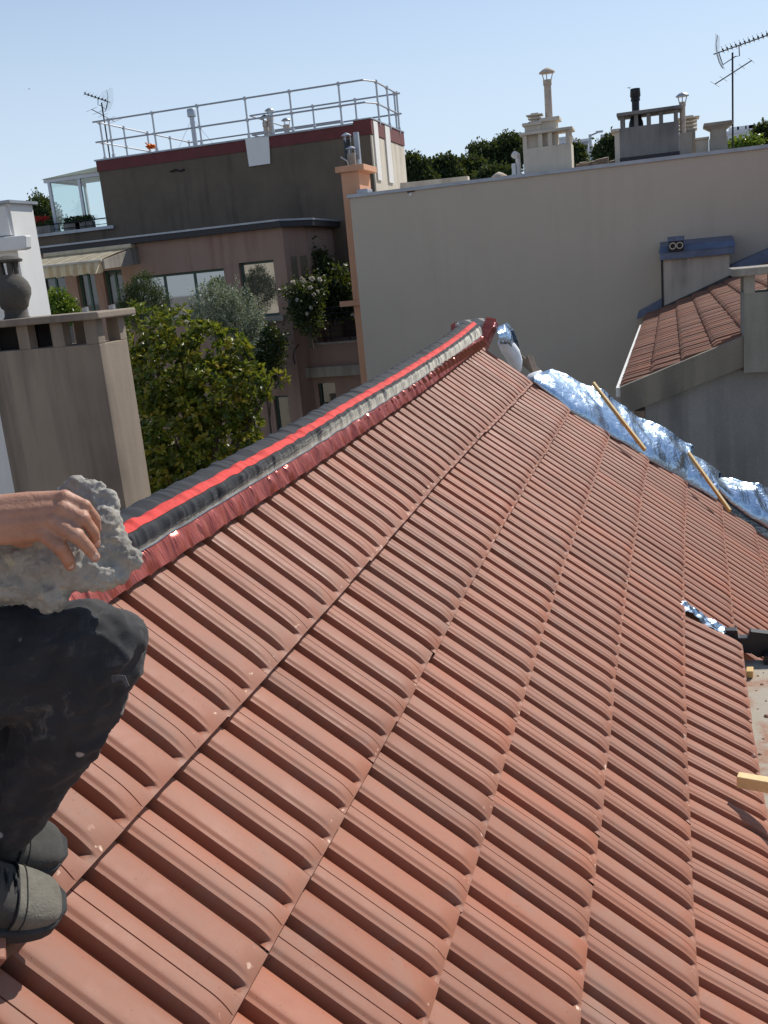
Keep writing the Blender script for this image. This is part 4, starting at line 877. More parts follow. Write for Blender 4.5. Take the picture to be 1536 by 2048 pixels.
o = mesh('roof', np.concatenate(V), np.concatenate(Fc), mat_oldtile(), rh, True, auto=35); pattr(o, 'tint', np.concatenate(T))
th = .30
b = MB(); b.prism([(X0 - .02, YG - .10, zrh(X0) + .045), (X9, YG - .10, zrh(X9) + .045), (X9, YG - .10, zrh(X9) - .01 - th), (X0 - .02, YG - .10, zrh(X0) - .01 - th * .9)], (0, .10, 0)); b.build('verge_board', m_render('verge_mortar', (.25, .22, .17, 1), (.09, .08, .07, 1), 60, True, .9, .95, .5, .40, .62), rh)
xg = xat(1290, 820, YG)
b = MB(); b.prism([(xg, YG + .02, 0), (X9, YG + .02, 0), (X9, YG + .02, zrh(X9) - .06), (xg, YG + .02, zrh(xg) - .06)], (0, YB - YG - .03, 0)); b.build('gable_wall', M_GREYW, rh)
b = MB(); b.box((X0 + .12, YG + .0, zrh(X0) - .60), (xg - .004, YG + .3, zrh(X0) - .25)); b.build('bracket', M_OLDWOOD, rh)
b = MB(); b.box((X0 - .07, YG - .05, ze - .07), (X0 - .005, YB - 3.4, ze + .035)); b.build('gutter', M_WHITE, rh)
nP = np.array([-pit, 0, 1.0]); p0 = np.array([X0, YG, ze])
q1, q2 = onP(1325, 605, p0, nP), onP(1459, 556, p0, nP); Yq = float((q1[1] + q2[1]) / 2); Yq = min(max(Yq, YG + 2), YB - 1.0)
dm = thing('rendered_dormer', 'square beige rendered dormer block under a blue zinc cap on the old tiled roof', 'dormer', (float(q1[0]), Yq, zrh(q1[0])))
xa, xb2 = xat(1327, 560, Yq), xat(1459, 530, Yq); zt1 = zat(1392, 514, Yq); zt2 = zat(1392, 492, Yq)
M_DORM = m_render('dormer_render', (.52, .455, .375, 1), (.16, .15, .14, 1), 70, True, .5, .95, .35, .42, .66)
b = MB(); b.prism([(xa, Yq, zrh(xa) - .1), (xb2, Yq, zrh(xb2) - .1), (xb2, Yq, zt1), (xa, Yq, zt1)], (0, YB - Yq - .01, 0)); b.build('wall', M_DORM, dm)
b = MB(); b.box((xa - .07, Yq - .10, zt1 + .002), (xb2 + .10, YB - .012, zt1 + .15)); b.hexa([(xa - .09, Yq - .12, zt1 + .153), (xb2 + .12, Yq - .12, zt1 + .153), (xb2 + .12, YB - .012, zt1 + .153), (xa - .09, YB - .012, zt1 + .153), (xa - .06, Yq + .1, zt2 + .06), (xb2 + .1, Yq + .1, zt2 + .06), (xb2 + .1, YB - .012, zt2 + .16), (xa - .06, YB - .012, zt2 + .16)]); b.build('zinc_cap', M_ZINCB, dm)
b = MB(); b.prism([(xb2 + .05, Yq + .2, zrh(xb2) + .02), (xb2 + 3.2, Yq + .2, zrh(xb2 + 3.2) + .02), (xb2 + 3.2, Yq + .2, zrh(xb2 + 3.2) + .34), (xb2 + .05, Yq + .2, zrh(xb2) + .34)], (0, YB - Yq - .22, 0)); b.build('wall_flashing', M_ZINCB, dm)
b = MB(); b.prism([(xa - .62, Yq + .3, zrh(xa - .62) + .05), (xa - .004, Yq + .3, zrh(xa) + .05), (xa - .004, Yq + .3, zrh(xa) + .25), (xa - .58, Yq + .3, zrh(xa - .62) + .2)], (0, YB - Yq - .32, 0)); b.build('lower_flashing', M_ZINCB, dm)
b = MB(); b.box((xa - .05, Yq - .02, zrh(xa)), (xa - .003, Yq + .3, zt1)); b.build('edge_flashing', M_ZINCDK, dm)
b = MB(); b.prism([(xa, Yq - .02, zrh(xa) - .1), (xb2, Yq - .02, zrh(xb2) - .1), (xb2, Yq - .02, zrh(xb2) + .14), (xa, Yq - .02, zrh(xa) + .10)], (0, .017, 0)); b.build('stained_skirting', m_plain('sooty', (.07, .066, .062, 1), .95, 0, .5, 6, .3, 60), dm)
vb = thing('twin_vent', 'black vent box with two round pale pipe mouths on the zinc cap of the dormer', 'vent', (xat(1352, 495, Yq), Yq, zt2))
xv0, xv1 = xat(1337, 490, Yq), xat(1367, 490, Yq); zv0 = zat(1352, 503, Yq); zv1 = zat(1352, 482, Yq)
b = MB(); b.box((xv0, Yq - .16, zv0), (xv1, Yq + .15, zv1)); b.build('box', M_BLACK, vb)
b = MB(); b.box((xv0 - .02, Yq - .19, zv1 + .002), (xv1 + .02, Yq + .2, zv1 + .10)); b.build('hood', M_ZINCB, vb)
for f in (.28, .74):
    c = np.array([xv0 + (xv1 - xv0) * f, Yq - .165, zv1 - .10]); b = MB(); ring = []
    n = 18; rO, rI = .075, .052
    for r_, y_ in ((rO, 0), (rO, -.05), (rI, -.05), (rI, 0)): ring += [c + [r_ * math.cos(k * 6.2832 / n), y_, r_ * math.sin(k * 6.2832 / n)] for k in range(n)]
    b.add(ring, [(i * n + k, i * n + (k + 1) % n, ((i + 1) % 4) * n + (k + 1) % n, ((i + 1) % 4) * n + k) for i in range(4) for k in range(n)]); b.build('pipe_mouth', M_CREAM, vb)
rc = thing('chimney_stack', 'stained chimney stack with a pillared slab on the old house verge at right edge', 'chimney', (xat(1520, 620, YG), YG, 0))
xr0 = xat(1487, 640, YG - .05); xr1 = xr0 + 1.0; zr0_, zr1_ = zat(1510, 584, YG), zat(1510, 549, YG)
b = MB(); b.box((xr0, YG - .13, zrh(xr0) - .34), (xr1, YG + .45, zr0_)); b.build('body', m_render('stained', (.30, .285, .235, 1), (.08, .078, .06, 1), 70, True, .9, .95, .4, .38, .6), rc)
for x in (xr0, xr0 + .28):
    for ya, yb in ((-.13, -.03), (.33, .44)): b = MB(); b.box((x, YG + ya, zr0_), (x + .11, YG + yb, zr1_)); b.build('pillar', M_CONC, rc)
b = MB(); b.box((xr0 + .62, YG - .13, zr0_), (xr1, YG + .44, zr1_)); b.build('pillar', M_CONC, rc)
b = MB(); b.box((xr0 - .12, YG - .22, zr1_), (xr1 + .1, YG + .55, zr1_ + .08)); b.build('slab', M_CONC, rc, bevel=.01)

# ------------------------------------------------------------------ houses across the street behind the viewer (seen in the window panes)
def back_house(label, x0, x1, y, z1, mat, seed):
    o = thing('street_house', label, 'house', ((x0 + x1) / 2, y, 0)); r_ = random.Random(seed); H_ = []
    n = int((x1 - x0) / 3); w = (x1 - x0) / n
    for f in range(4):
        for k in range(n): H_.append((x0 + w * k + .9, x0 + w * k + 2.0, 1.2 + 3 * f, 2.9 + 3 * f))
    b = MB(); wall_holes(b, x0, x1, 0, z1, y, [h for h in H_ if h[3] < z1 - .4], -.25); b.quad((x0, y, 0), (x0, y - 9, 0), (x0, y - 9, z1), (x0, y, z1)); b.quad((x1, y, 0), (x1, y - 9, 0), (x1, y - 9, z1), (x1, y, z1)); b.build('wall', mat, o)
    b = MB(); b.quad((x0 + .1, y - .24, .1), (x1 - .1, y - .24, .1), (x1 - .1, y - .24, z1 - .1), (x0 + .1, y - .24, z1 - .1)); b.build('pane', M_VOID, o)
    b = MB(); b.prism([(x0 - .2, y + .3, z1), (x0 - .2, y - 9.3, z1), (x0 - .2, y - 4.5, z1 + 3.2)], (x1 - x0 + .4, 0, 0)); b.build('roof', m_plain('tile_red', (.30, .11, .07, 1), .9, 0, .2, 8, .3, 30), o)
back_house('cream house with a red roof across the street behind the viewer', -34, -9, -19, 14.2, M_CREAM, 1)
back_house('taller pale house with a red roof across the street behind the viewer', -8.7, 16, -21, 13.0, M_WHITE, 2)
# ================================================================== PLANTS AND FAR THINGS
def m_leaf(name, stops, rough=.35, spec=.5, trans=.25):
    t = NT(name); at = t.node('ShaderNodeAttribute'); at.attribute_name = 'tint'; sp = t.node('ShaderNodeSeparateColor'); t.link(at.outputs['Color'], sp.inputs[0])
    c = t.ramp(sp.outputs[0], stops); t.color(c); t.rough(rough); t.b.inputs['Specular IOR Level'].default_value = spec
    tr = t.node('ShaderNodeBsdfTranslucent'); t.link(t.mix(.5, c, (.30, .34, .02, 1)), tr.inputs[0]); ms = t.node('ShaderNodeMixShader'); ms.inputs[0].default_value = trans
    t.link(t.b.outputs[0], ms.inputs[1]); t.link(tr.outputs[0], ms.inputs[2]); t.link(ms.outputs[0], t.n['Material Output'].inputs[0]); return t.m
def leaves(name, C, Dv, L, W, mat, parent, seed, fold=.25, tint=None):
    """C leaf bases (n,3), Dv leaf directions (n,3), L lengths; every leaf is two folded faces"""
    r = np.random.default_rng(seed); n = len(C); Dv = Dv / np.linalg.norm(Dv, axis=1)[:, None]
    q = r.normal(size=(n, 3)); sd = np.cross(Dv, q); sd /= np.linalg.norm(sd, axis=1)[:, None]; nm = np.cross(sd, Dv)
    flip = np.where(nm[:, 2] < 0, -1.0, 1.0)[:, None]; nm *= flip
    L = L[:, None] if hasattr(L, '__len__') else L; W = W * L
    m1 = C + Dv * L * .55
    V = np.stack([C, m1 + sd * W + nm * W * fold, C + Dv * L - nm * L * .10, m1 - sd * W + nm * W * fold, m1 - nm * W * .1], 1)
    idx = np.arange(n * 5).reshape(n, 5); Fc = np.concatenate([idx[:, [0, 4, 2, 1]], idx[:, [0, 3, 2, 4]]])
    o = mesh(name, V.reshape(-1, 3), Fc, mat, parent, True)
    tt = np.repeat((tint if tint is not None else r.random(n))[:, None], 5, 0).reshape(-1, 1); pattr(o, 'tint', np.concatenate([tt, tt, tt], 1)); return o
def blob_points(blobs, n, seed, shell=.55):
    r = np.random.default_rng(seed); vol = np.array([b[3] ** 3 for b in blobs]); k = r.choice(len(blobs), n, p=vol / vol.sum())
    d = r.normal(size=(n, 3)); d /= np.linalg.norm(d, axis=1)[:, None]; rad = r.random(n) ** (1 / 3) * (1 - shell) + shell * np.ones(n) * (0.75 + .25 * r.random(n))
    c = np.array([b[:3] for b in blobs])[k]; R = np.array([b[3] for b in blobs])[k]
    sq = np.array([b[4] if len(b) > 4 else 1.0 for b in blobs])[k]
    return c + d * (rad * R)[:, None] * np.stack([np.ones(n), np.ones(n), sq], 1), d
def pblob(px, py, rpx, Y, sq=1.0, dy=0): P = onY(px, py, Y + dy); rr_ = rpx * np.linalg.norm(P - CAM) / F; return (P[0], P[1], P[2], rr_, sq)
def trunk(parent, base, top, r, targets, mat, seed):
    rd = random.Random(seed); base, top = np.asarray(base, float), np.asarray(top, float); b = MB(); mid = (base + top) / 2 + [rd.uniform(-.1, .1), rd.uniform(-.1, .1), 0]
    b.tube([base, mid, top], [r, r * .75, r * .5], 9)
    for q in targets:
        s = mid * .4 + top * .6 if rd.random() < .5 else top; q = np.asarray(q, float); m2 = (s + q) / 2 + np.array([rd.uniform(-.15, .15), rd.uniform(-.15, .15), .1]) * np.linalg.norm(q - s) * .4
        b.tube([s, m2, q], [r * .45, r * .28, r * .08], 6)
    b.build('trunk', mat, parent, auto=60)
M_BARK = m_plain('bark', (.10, .075, .055, 1), .95, 0, .3, 14, .5, 40)
# magnolia
mg = [pblob(x, y, rp, 16.5, 1.0, dy) for x, y, rp, dy in [(290, 668, 56, .2), (352, 665, 52, .1), (415, 700, 56, 0), (462, 700, 40, .1), (330, 755, 80, -.2), (430, 790, 78, -.3), (495, 775, 52, -.1), (545, 762, 28, -.1), (350, 870, 88, -.3), (440, 885, 76, -.3), (495, 850, 34, -.2), (375, 985, 88, -.2), (290, 930, 70, 0), (470, 955, 50, -.2), (300, 1080, 110, 0), (420, 1090, 100, 0)]]
tr = thing('magnolia_tree', 'big glossy magnolia tree with yellow-green leaves behind the brown-grey chimney', 'tree', (mg[8][0], mg[8][1], 0))
P, d = blob_points(mg, 3900, 41, .50); n = len(P); r = np.random.default_rng(42); k = 10
axis = d * .7 + r.normal(size=(n, 3)) * .35 + [0, 0, .55]; axis /= np.linalg.norm(axis, axis=1)[:, None]
C = np.repeat(P, k, 0); A = np.repeat(axis, k, 0); q = r.normal(size=(n * k, 3)); q -= A * (q * A).sum(1)[:, None]; q /= np.linalg.norm(q, axis=1)[:, None]
Dv = A * (.35 + .5 * r.random((n * k, 1))) + q * (.85 + .2 * r.random((n * k, 1)))
ti = np.clip(np.repeat(r.random(n), k) * .65 + r.random(n * k) * .35, 0, 1)
M_MAG = m_leaf('magnolia_leaf', [(0, (.022, .045, .010, 1)), (.38, (.065, .105, .016, 1)), (.62, (.18, .195, .024, 1)), (.86, (.31, .245, .028, 1)), (1, (.29, .16, .028, 1))], .40, .45, .36)
leaves('crown', C + Dv * .01, Dv,    .115 + .05 * r.random(n * k), .22, M_MAG, tr, 43, .25, ti)
trunk(tr, (mg[8][0], mg[8][1] + .4, 0), (mg[8][0] + .1, mg[8][1] + .3, mg[8][2] - .6), .16, [b_[:3] for b_ in mg[:14]], M_BARK, 1)
# olive-like grey bush
ob = [pblob(x, y, rp, 21, 1.0) for x, y, rp in [(432, 622, 36), (478, 634, 36), (455, 600, 26), (503, 648, 18), (425, 652, 36), (475, 668, 38), (410, 596, 15)]]
tr = thing('olive_bush', 'silvery grey-green bush in front of the pink house windows above the magnolia', 'bush', (ob[5][0], ob[5][1], 0))
P, d = blob_points(ob, 640, 51, .55); n = len(P); r = np.random.default_rng(52); k = 26
ax = d * .8 + [0, 0, .8] + r.normal(size=(n, 3)) * .3; ax /= np.linalg.norm(ax, axis=1)[:, None]; tpos = r.random(n * k) * .34
C = np.repeat(P, k, 0) + np.repeat(ax, k, 0) * tpos[:, None]; Dv = np.repeat(ax, k, 0) * .6 + r.normal(size=(n * k, 3)) * .6
M_OLV = m_leaf('olive_leaf', [(0, (.08, .10, .06, 1)), (.5, (.20, .24, .165, 1)), (1, (.48, .52, .44, 1))], .5, .4, .2)
leaves('crown', C, Dv, .05 + .025 * r.random(n * k), .17, M_OLV, tr, 53); trunk(tr, (ob[5][0], ob[5][1], 0), ob[5][:3], .07, [b_[:3] for b_ in ob], M_BARK, 2)
def bush(name, label, cat, blobs, nP, k, L, W, mat, seed, spread=.12, ground=0, up=.3, trunk_r=.05, shell=.5):
    tr = thing(name, label, cat, (blobs[0][0], blobs[0][1], ground)); P, d = blob_points(blobs, nP, seed, shell); r = np.random.default_rng(seed + 1); n = len(P)
    C = np.repeat(P, k, 0) + r.normal(size=(n * k, 3)) * spread; Dv = np.repeat(d, k, 0) * .8 + r.normal(size=(n * k, 3)) * .8 + [0, 0, up]
    ti = np.clip(np.repeat(r.random(n), k) * .6 + r.random(n * k) * .4, 0, 1)
    leaves('crown', C, Dv, L * (.7 + .6 * r.random(n * k)), W, mat, tr, seed + 2, .2, ti); trunk(tr, (blobs[0][0], blobs[0][1], ground), blobs[0][:3], trunk_r, [b_[:3] for b_ in blobs[1:6]], M_BARK, seed); return tr
M_GRN = m_leaf('dark_leaf', [(0, (.012, .024, .010, 1)), (.5, (.028, .052, .018, 1)), (1, (.07, .11, .03, 1))], .5, .4, .2)
M_CON = m_leaf('conifer_leaf', [(0, (.012, .026, .012, 1)), (.6, (.034, .062, .024, 1)), (1, (.07, .11, .04, 1))], .6, .3, .15)
M_LIM = m_leaf('lime_leaf', [(0, (.04, .08, .012, 1)), (.5, (.11, .19, .022, 1)), (1, (.24, .34, .05, 1))], .4, .4, .3)
M_FARL = m_leaf('far_leaf', [(0, (.012, .024, .012, 1)), (.5, (.028, .050, .020, 1)), (1, (.060, .092, .034, 1))], .7, .25, .15)
bush('conifer', 'dark green feathery conifer between the awning and the green window frames', 'shrub', [pblob(x, y, rp, 23, 1.1) for x, y, rp in [(285, 615, 42), (290, 580, 30), (262, 600, 24), (312, 600, 26), (287, 560, 14)]], 420, 22, .075, .12, M_CON, 61, .06, 0, .7)
bush('lime_shrub', 'bright lime-green shrub between the white building and the chimney slab', 'shrub', [pblob(x, y, rp, 22, 1.0) for x, y, rp in [(122, 620, 24), (108, 605, 16), (138, 625, 18), (125, 596, 10)]], 260, 16, .085, .3, M_LIM, 71, .07)
bush('dark_shrub', 'dark shrub hanging in the shade below the grey window sill', 'shrub', [pblob(x, y, rp, 25.4, 1.0) for x, y, rp in [(522, 700, 42), (510, 660, 22), (545, 680, 26), (505, 740, 34), (535, 740, 28)]], 300, 18, .10, .3, M_GRN, 81, .10)
vy = bush('climbing_vine', 'dark climbing vine on the dark wall right of the pink house corner', 'vine', [pblob(x, y, rp, 28.2, 1.3) for x, y, rp in [(636, 540, 26), (622, 480, 10), (628, 510, 12), (650, 575, 30), (690, 580, 32), (672, 600, 30), (705, 610, 22), (640, 610, 26)]], 420, 16, .11, .35, M_GRN, 91, .10, zb1)
rs_b = [pblob(x, y, rp, 25.8, 1.0) for x, y, rp in [(615, 610, 24), (585, 580, 16), (605, 590, 20), (635, 590, 18), (620, 640, 24), (600, 625, 18), (572, 585, 8), (640, 560, 10)]]
rs = bush('rose_bush', 'white flowering rose bush at the corner of the pink house balcony', 'rose bush', rs_b, 300, 16, .09, .34, M_GRN, 101, .09, zb1)
M_PETAL = m_leaf('petal', [(0, (.60, .50, .46, 1)), (1, (.80, .74, .70, 1))], .7, .2, .3)
r = np.random.default_rng(7); fl = [(605, 558), (610, 565), (625, 557), (640, 559), (621, 575), (628, 590), (586, 565), (622, 616), (594, 600), (614, 627), (635, 583), (711, 632), (705, 629)]
for q_, (x, y) in enumerate(fl):
    c = onY(x, y, 25.35); n = 26; D_ = r.normal(size=(n, 3)) + [0, -.5, .5]; leaves('rose_flower', np.repeat(c[None], n, 0) + r.normal(size=(n, 3)) * .012, D_, (.068 if q_ < 7 else .045) * (.8 + .4 * r.random(n)), .5, M_PETAL, rs, 200 + q_, .3)
# flower boxes on the terrace
for k_, (x, lab) in enumerate(((88, 'planter with red geraniums on the terrace edge beside the white building'), (148, 'planter with low green leaves behind the terrace railing'), (172, 'planter with sparse dark leaves at the right end of the terrace railing'))):
    c = onY(x, 458, YD - .05 + .3 * (k_ > 0)); c[2] = ztl + .1; p_ = thing('planter', lab, 'planter', c, 'planters on the terrace')
    b = MB(); b.box(c + [-.33, -.12, 0], c + [.33, .12, .24]); b.build('trough', M_GREYW, p_, bevel=.01); n = 500; C = c + np.stack([r.uniform(-.32, .32, n), r.uniform(-.12, .12, n), r.uniform(.2, .42, n)], 1)
    leaves('foliage', C, r.normal(size=(n, 3)) + [0, 0, .8], .06 + .03 * r.random(n), .35, M_GRN, p_, 300 + k_)
    if k_ == 0: n = 260; C = c + np.stack([r.uniform(-.25, .25, n), r.uniform(-.14, .1, n), r.uniform(.38, .56, n)], 1); leaves('flowers', C, r.normal(size=(n, 3)), .05 + 0 * r.random(n), .5, m_leaf('geranium', [(0, (.35, .01, .02, 1)), (1, (.6, .03, .05, 1))], .6, .2, .2), p_, 310)
# background trees
def ftree(label, Y, bl, seed, nP=420, k=15, L=.40, grp='trees behind the beige wall', mat=None):
    bush('tree', label, 'tree', [pblob(x, y, rp, Y, sq) for x, y, rp, sq in bl], int(nP * 1.25), int(k * 1.5), L * .58, .34, mat or M_FARL, seed, .17, 0, .3, .35, .55)['group'] = grp
ftree('round dark tree right beside the pale side wall of the dark building', 62, [(828, 347, 23, 1), (815, 327, 14, 1), (835, 334, 16, 1), (810, 354, 19, 1), (850, 369, 21, 1)], 400)
ftree('bushy tree second from the dark building, above the low rear parapet', 66, [(880, 354, 26, 1), (868, 337, 16, 1), (895, 334, 18, 1), (860, 359, 19, 1), (905, 359, 21, 1)], 410)
ftree('wide mid green tree in the middle of the group behind the beige wall', 68, [(935, 354, 26, 1), (920, 339, 16, 1), (950, 339, 19, 1), (915, 361, 19, 1), (970, 364, 23, 1)], 420)
ftree('flat layered dark cedar rising highest behind the white vent', 76, [(985, 306, 40, .22), (1012, 292, 32, .20), (1018, 278, 20, .25), (962, 296, 24, .18), (1030, 312, 34, .25), (985, 326, 42, .35), (1005, 342, 36, .5), (1000, 272, 10, .3)], 430, 620, 16, .36)
ftree('light green bush low in front of the cedar, left of the white vent', 56, [(985, 359, 19, 1), (1005, 364, 18, 1), (965, 367, 16, 1), (1015, 354, 11, 1)], 440, 300, 15, .30)
ftree('small rounded tree just right of the chimney with the tall pipe', 70, [(1150, 308, 10, 1), (1155, 302, 7, 1), (1146, 318, 12, 1), (1160, 318, 9, 1)], 450, 200, 14, .36)
ftree('leafy tree left of the broad grey chimney stack', 60, [(1216, 300, 15, .9), (1210, 290, 9, .8), (1228, 288, 11, 1), (1203, 308, 10, .8), (1228, 315, 16, 1)], 460, 260, 15, .34)
ftree('dark tree at the far right edge beyond the antenna', 80, [(1532, 271, 19, 1), (1520, 283, 11, 1), (1545, 288, 21, 1)], 470, 220, 14, .40)
ftree('pale green low bushes behind the right end of the beige wall', 50, [(1480, 296, 7, .9), (1506, 293, 7, .8), (1492, 298, 8, .8), (1470, 297, 6, .8)], 480, 120, 12, .30, mat=M_LIM)
ftree('tree behind the conservatory terrace at the left', 44, [(85, 430, 24, 1), (78, 412, 14, 1), (95, 445, 18, 1), (105, 455, 11, 1), (70, 450, 22, 1)], 490, 360, 15, .26, grp='tree on the left')
# far buildings
M_FARW = m_render('far_white', (.66, .66, .67, 1), (.45, .45, .47, 1), 3, False, .2, .95, 0)
M_FARG = m_render('far_grey', (.36, .37, .40, 1), (.3, .3, .32, 1), 3, False, .2, .95, 0)
M_FWIN = m_plain('far_window', (.10, .12, .15, 1), .3, 0, .1, 3, 0)
def fbuild(label, x0, x1, ytop, Y, floors, bays, mat, roofbits=True):
    A, B = onY(x0, ytop + (x1 - x0) * .05, Y), onY(x1, ytop - (x1 - x0) * .05, Y); z1 = (A[2] + B[2]) / 2; o = thing('apartment_block', label, 'building', ((A[0] + B[0]) / 2, Y, 0), 'far apartment blocks')
    b = MB(); b.box((A[0], Y, 0), (B[0], Y + 12, z1)); b.build('wall', mat, o)
    b = MB(); b.box((A[0] - .2, Y - .25, z1 + .003), (B[0] + .2, Y + 12.2, z1 + .5)); b.build('roof', M_FARW, o)
    w = (B[0] - A[0]) / bays; k = 0
    for i in range(floors):
        b = MB()
        for j in range(bays): b.box((A[0] + w * (j + .22), Y - .06, z1 - 2.5 - i * 2.9), (A[0] + w * (j + .78), Y - .004, z1 - .9 - i * 2.9))
        b.build('window_row', M_FWIN, o)
        b = MB(); b.box((A[0], Y - .5, z1 - 2.95 - i * 2.9), (B[0], Y - .008, z1 - 2.65 - i * 2.9)); b.build('balcony_band', M_FARW, o)
    return o, z1, A, B
o, z1, A, B = fbuild('grey-white far tower block seen right of the chimney with the tall pipe', 1146, 1176, 284, 210, 6, 4, M_FARG)
fbuild('low pale far block between the tall pipe chimney and the lamp post', 1162, 1192, 305, 180, 3, 3, M_FARW)
fbuild('pale far block showing through the open pillars of the tall pipe chimney', 1115, 1144, 278, 240, 4, 4, M_FARW)
fbuild('beige far block peeping over the trees left of the broad grey stack', 1203, 1236, 272, 230, 3, 4, M_FARG)
o, z1, A, B = fbuild('long white far block with a broken roofline right of the antenna mast', 1448, 1540, 264, 190, 4, 9, M_FARW)
b = MB()
for f in (.15, .32, .5, .58, .8): x = A[0] + (B[0] - A[0]) * f; b.box((x, 194, z1 + .5), (x + 1.6, 197, z1 + 1.5))
b.build('roof_hut', M_FARW, o)
lp = thing('lamp_post', 'thin grey lamp post with a short arm standing far behind the beige wall', 'lamp post', (xat(1180, 300, 90), 90, 0))
P = onY(1180, 269, 90); b = MB(); b.tube([(P[0], 90, 0), (P[0], 90, P[2])], .13, 8); b.build('pole', M_STEEL, lp, auto=40)
b = MB(); b.tube([(P[0], 90, P[2] - .1), (P[0] + .7, 90, P[2] + .1)], .07, 6); b.box((P[0] + .5, 89.85, P[2] + .05), (P[0] + 1.1, 90.15, P[2] + .2)); b.build('lamp_head', M_STEEL, lp)
# swifts in the sky
def bird(px, py, Y, s, lab, grp=None, roll=.4):
    c = onY(px, py, Y); b = MB()
    f = np.array([.3, .4, -.2]); f /= np.linalg.norm(f); sd = np.cross(f, [0, 0, 1.0]); sd /= np.linalg.norm(sd); up = np.cross(sd, f)
    b.tube([c - f * .55 * s, c - f * .2 * s, c, c + f * .28 * s, c + f * .36 * s], [s * .015, s * .06, s * .085, s * .06, s * .01], 8)
    for sg in (1, -1): b.add([c + f * .16 * s, c - f * .08 * s, c + sd * sg * .45 * s + up * .16 * s - f * .05 * s, c + sd * sg * .42 * s + up * .17 * s + f * .10 * s, c + sd * sg * .95 * s - up * .05 * s - f * .35 * s], [(0, 1, 2, 3), (3, 2, 4)])
    for sg in (1, -1): b.add([c - f * .5 * s, c - f * .5 * s + sd * sg * .03 * s, c - f * .8 * s + sd * sg * .12 * s], [(0, 1, 2)])
    tag(b.build('bird', M_BLACK), lab, 'bird', grp)
bird(1258, 176, 55, .20, 'dark bird flying over the broad grey chimney stack', 'birds in the sky')
bird(58, 178, 75, .20, 'dark bird high in the sky at the far left', 'birds in the sky')
# ================================================================== THE ROOFER AT THE LEFT EDGE
from mathutils import noise as mnoise
CR, CDN, CF = M[:, 0], M[:, 1], M[:, 2]                        # camera right / down / forward in world axes
class Blob:
    """overlapping ellipsoids fused into one continuous surface"""
    def __init__(s): s.v = []; s.f = []; s.n = 0; bm = bmesh.new(); bmesh.ops.create_icosphere(bm, subdivisions=2, radius=1); s.tv = np.array([v.co[:] for v in bm.verts]); s.tf = np.array([[v.index for v in f.verts] for f in bm.faces]); bm.free()
    def ell(s, c, a, b=None, d=None):
        if b is None: A = np.eye(3) * a
        else: A = np.stack([a, b, d])
        s.v.append(np.asarray(c, float) + s.tv @ A); s.f.append(s.tf + s.n); s.n += len(s.tv); return s
    def chain(s, pts, rad, flat=None, axis=None, step=.35):
        """flat: thickness ratio across `axis` (unit vector)"""
        pts = [np.asarray(p, float) for p in pts]
        for i in range(len(pts) - 1):
            L = np.linalg.norm(pts[i + 1] - pts[i]); n = max(2, int(L / (min(rad[i], rad[i + 1]) * step)))
            for k in range(n + (i == len(pts) - 2)):
                t_ = k / n; p = pts[i] * (1 - t_) + pts[i + 1] * t_; r_ = rad[i] * (1 - t_) + rad[i + 1] * t_
                if flat is None: s.ell(p, r_)
                else:
                    fl = flat if not hasattr(flat, '__len__') else flat[i] * (1 - t_) + flat[i + 1] * t_
                    ax = np.asarray(axis, float); q = np.cross(ax, [.3, .5, .8]); q /= np.linalg.norm(q); w = np.cross(ax, q); s.ell(p, ax * r_ * fl, q * r_, w * r_)
        return s
    def fuse(s, name, mat, parent, voxel, smooth=6, disp=None, label=None, base=None):
        V = np.concatenate(s.v); o = mesh(name, V, np.concatenate(s.f), None, parent)
        m = o.modifiers.new('r', 'REMESH'); m.mode = 'VOXEL'; m.voxel_size = voxel; m.use_smooth_shade = True
        if smooth: q = o.modifiers.new('s', 'SMOOTH'); q.iterations = smooth; q.factor = .5
        bpy.context.view_layer.update(); dg = bpy.context.evaluated_depsgraph_get(); me = bpy.data.meshes.new_from_object(o.evaluated_get(dg)); o.modifiers.clear(); old = o.data; o.data = me; bpy.data.meshes.remove(old); me.name = name
        me.materials.clear(); me.materials.append(mat); me.polygons.foreach_set('use_smooth', np.ones(len(me.polygons), bool))
        if disp:
            w0 = WLOC[o.name]; co = np.zeros(len(me.vertices) * 3, np.float32); me.vertices.foreach_get('co', co); co = co.reshape(-1, 3); no = np.zeros(len(me.vertices) * 3, np.float32); me.vertices.foreach_get('normal', no); no = no.reshape(-1, 3)
            dd = np.array([disp(c + w0, n_) for c, n_ in zip(co, no)]); me.vertices.foreach_set('co', (co + no * dd[:, None]).astype(np.float32).ravel()); me.update()
        if label: o['label'] = label
        return o
def fbm(p, f, oct=4, off=0.0): return mnoise.fractal(Vector((p[0] * f + off, p[1] * f + off * .7, p[2] * f - off)), 1.0, 2.0, oct)
Ft = .75 * SL + .66 * D1; Ft /= np.linalg.norm(Ft)
# skin
t = NT('skin'); co = t.coord(); n = t.noise(co, 26, 6, .65); n2 = t.noise(co, 140, 4, .6)
c = t.ramp(n, [(.3, (.36, .175, .110, 1)), (.5, (.44, .225, .145, 1)), (.72, (.49, .275, .19, 1))]); c = t.mix(t.math('MULTIPLY', t.ramp(n2, [(.52, g(0)), (.75, g(1))]), .35), c, (.34, .15, .10, 1))
t.color(c); t.rough(.52); t.b.inputs['Subsurface Weight'].default_value = .12; t.b.inputs['Subsurface Radius'].default_value = (.012, .004, .002); t.b.inputs['Subsurface Scale'].default_value = 1.0; t.bump(t.math('ADD', n2, t.math('MULTIPLY', t.noise(t.coord(scale=(1, 1, 1)), 330, 3, .7), .6)), .6, .0018); M_SKIN = t.m
hip = np.array([-1.17, .95, 11.50]); hipL = np.array([-1.20, 1.12, 11.48])
knee = dep(186, 1302, 1.375); ankle = dep(10, 1640, 1.45)
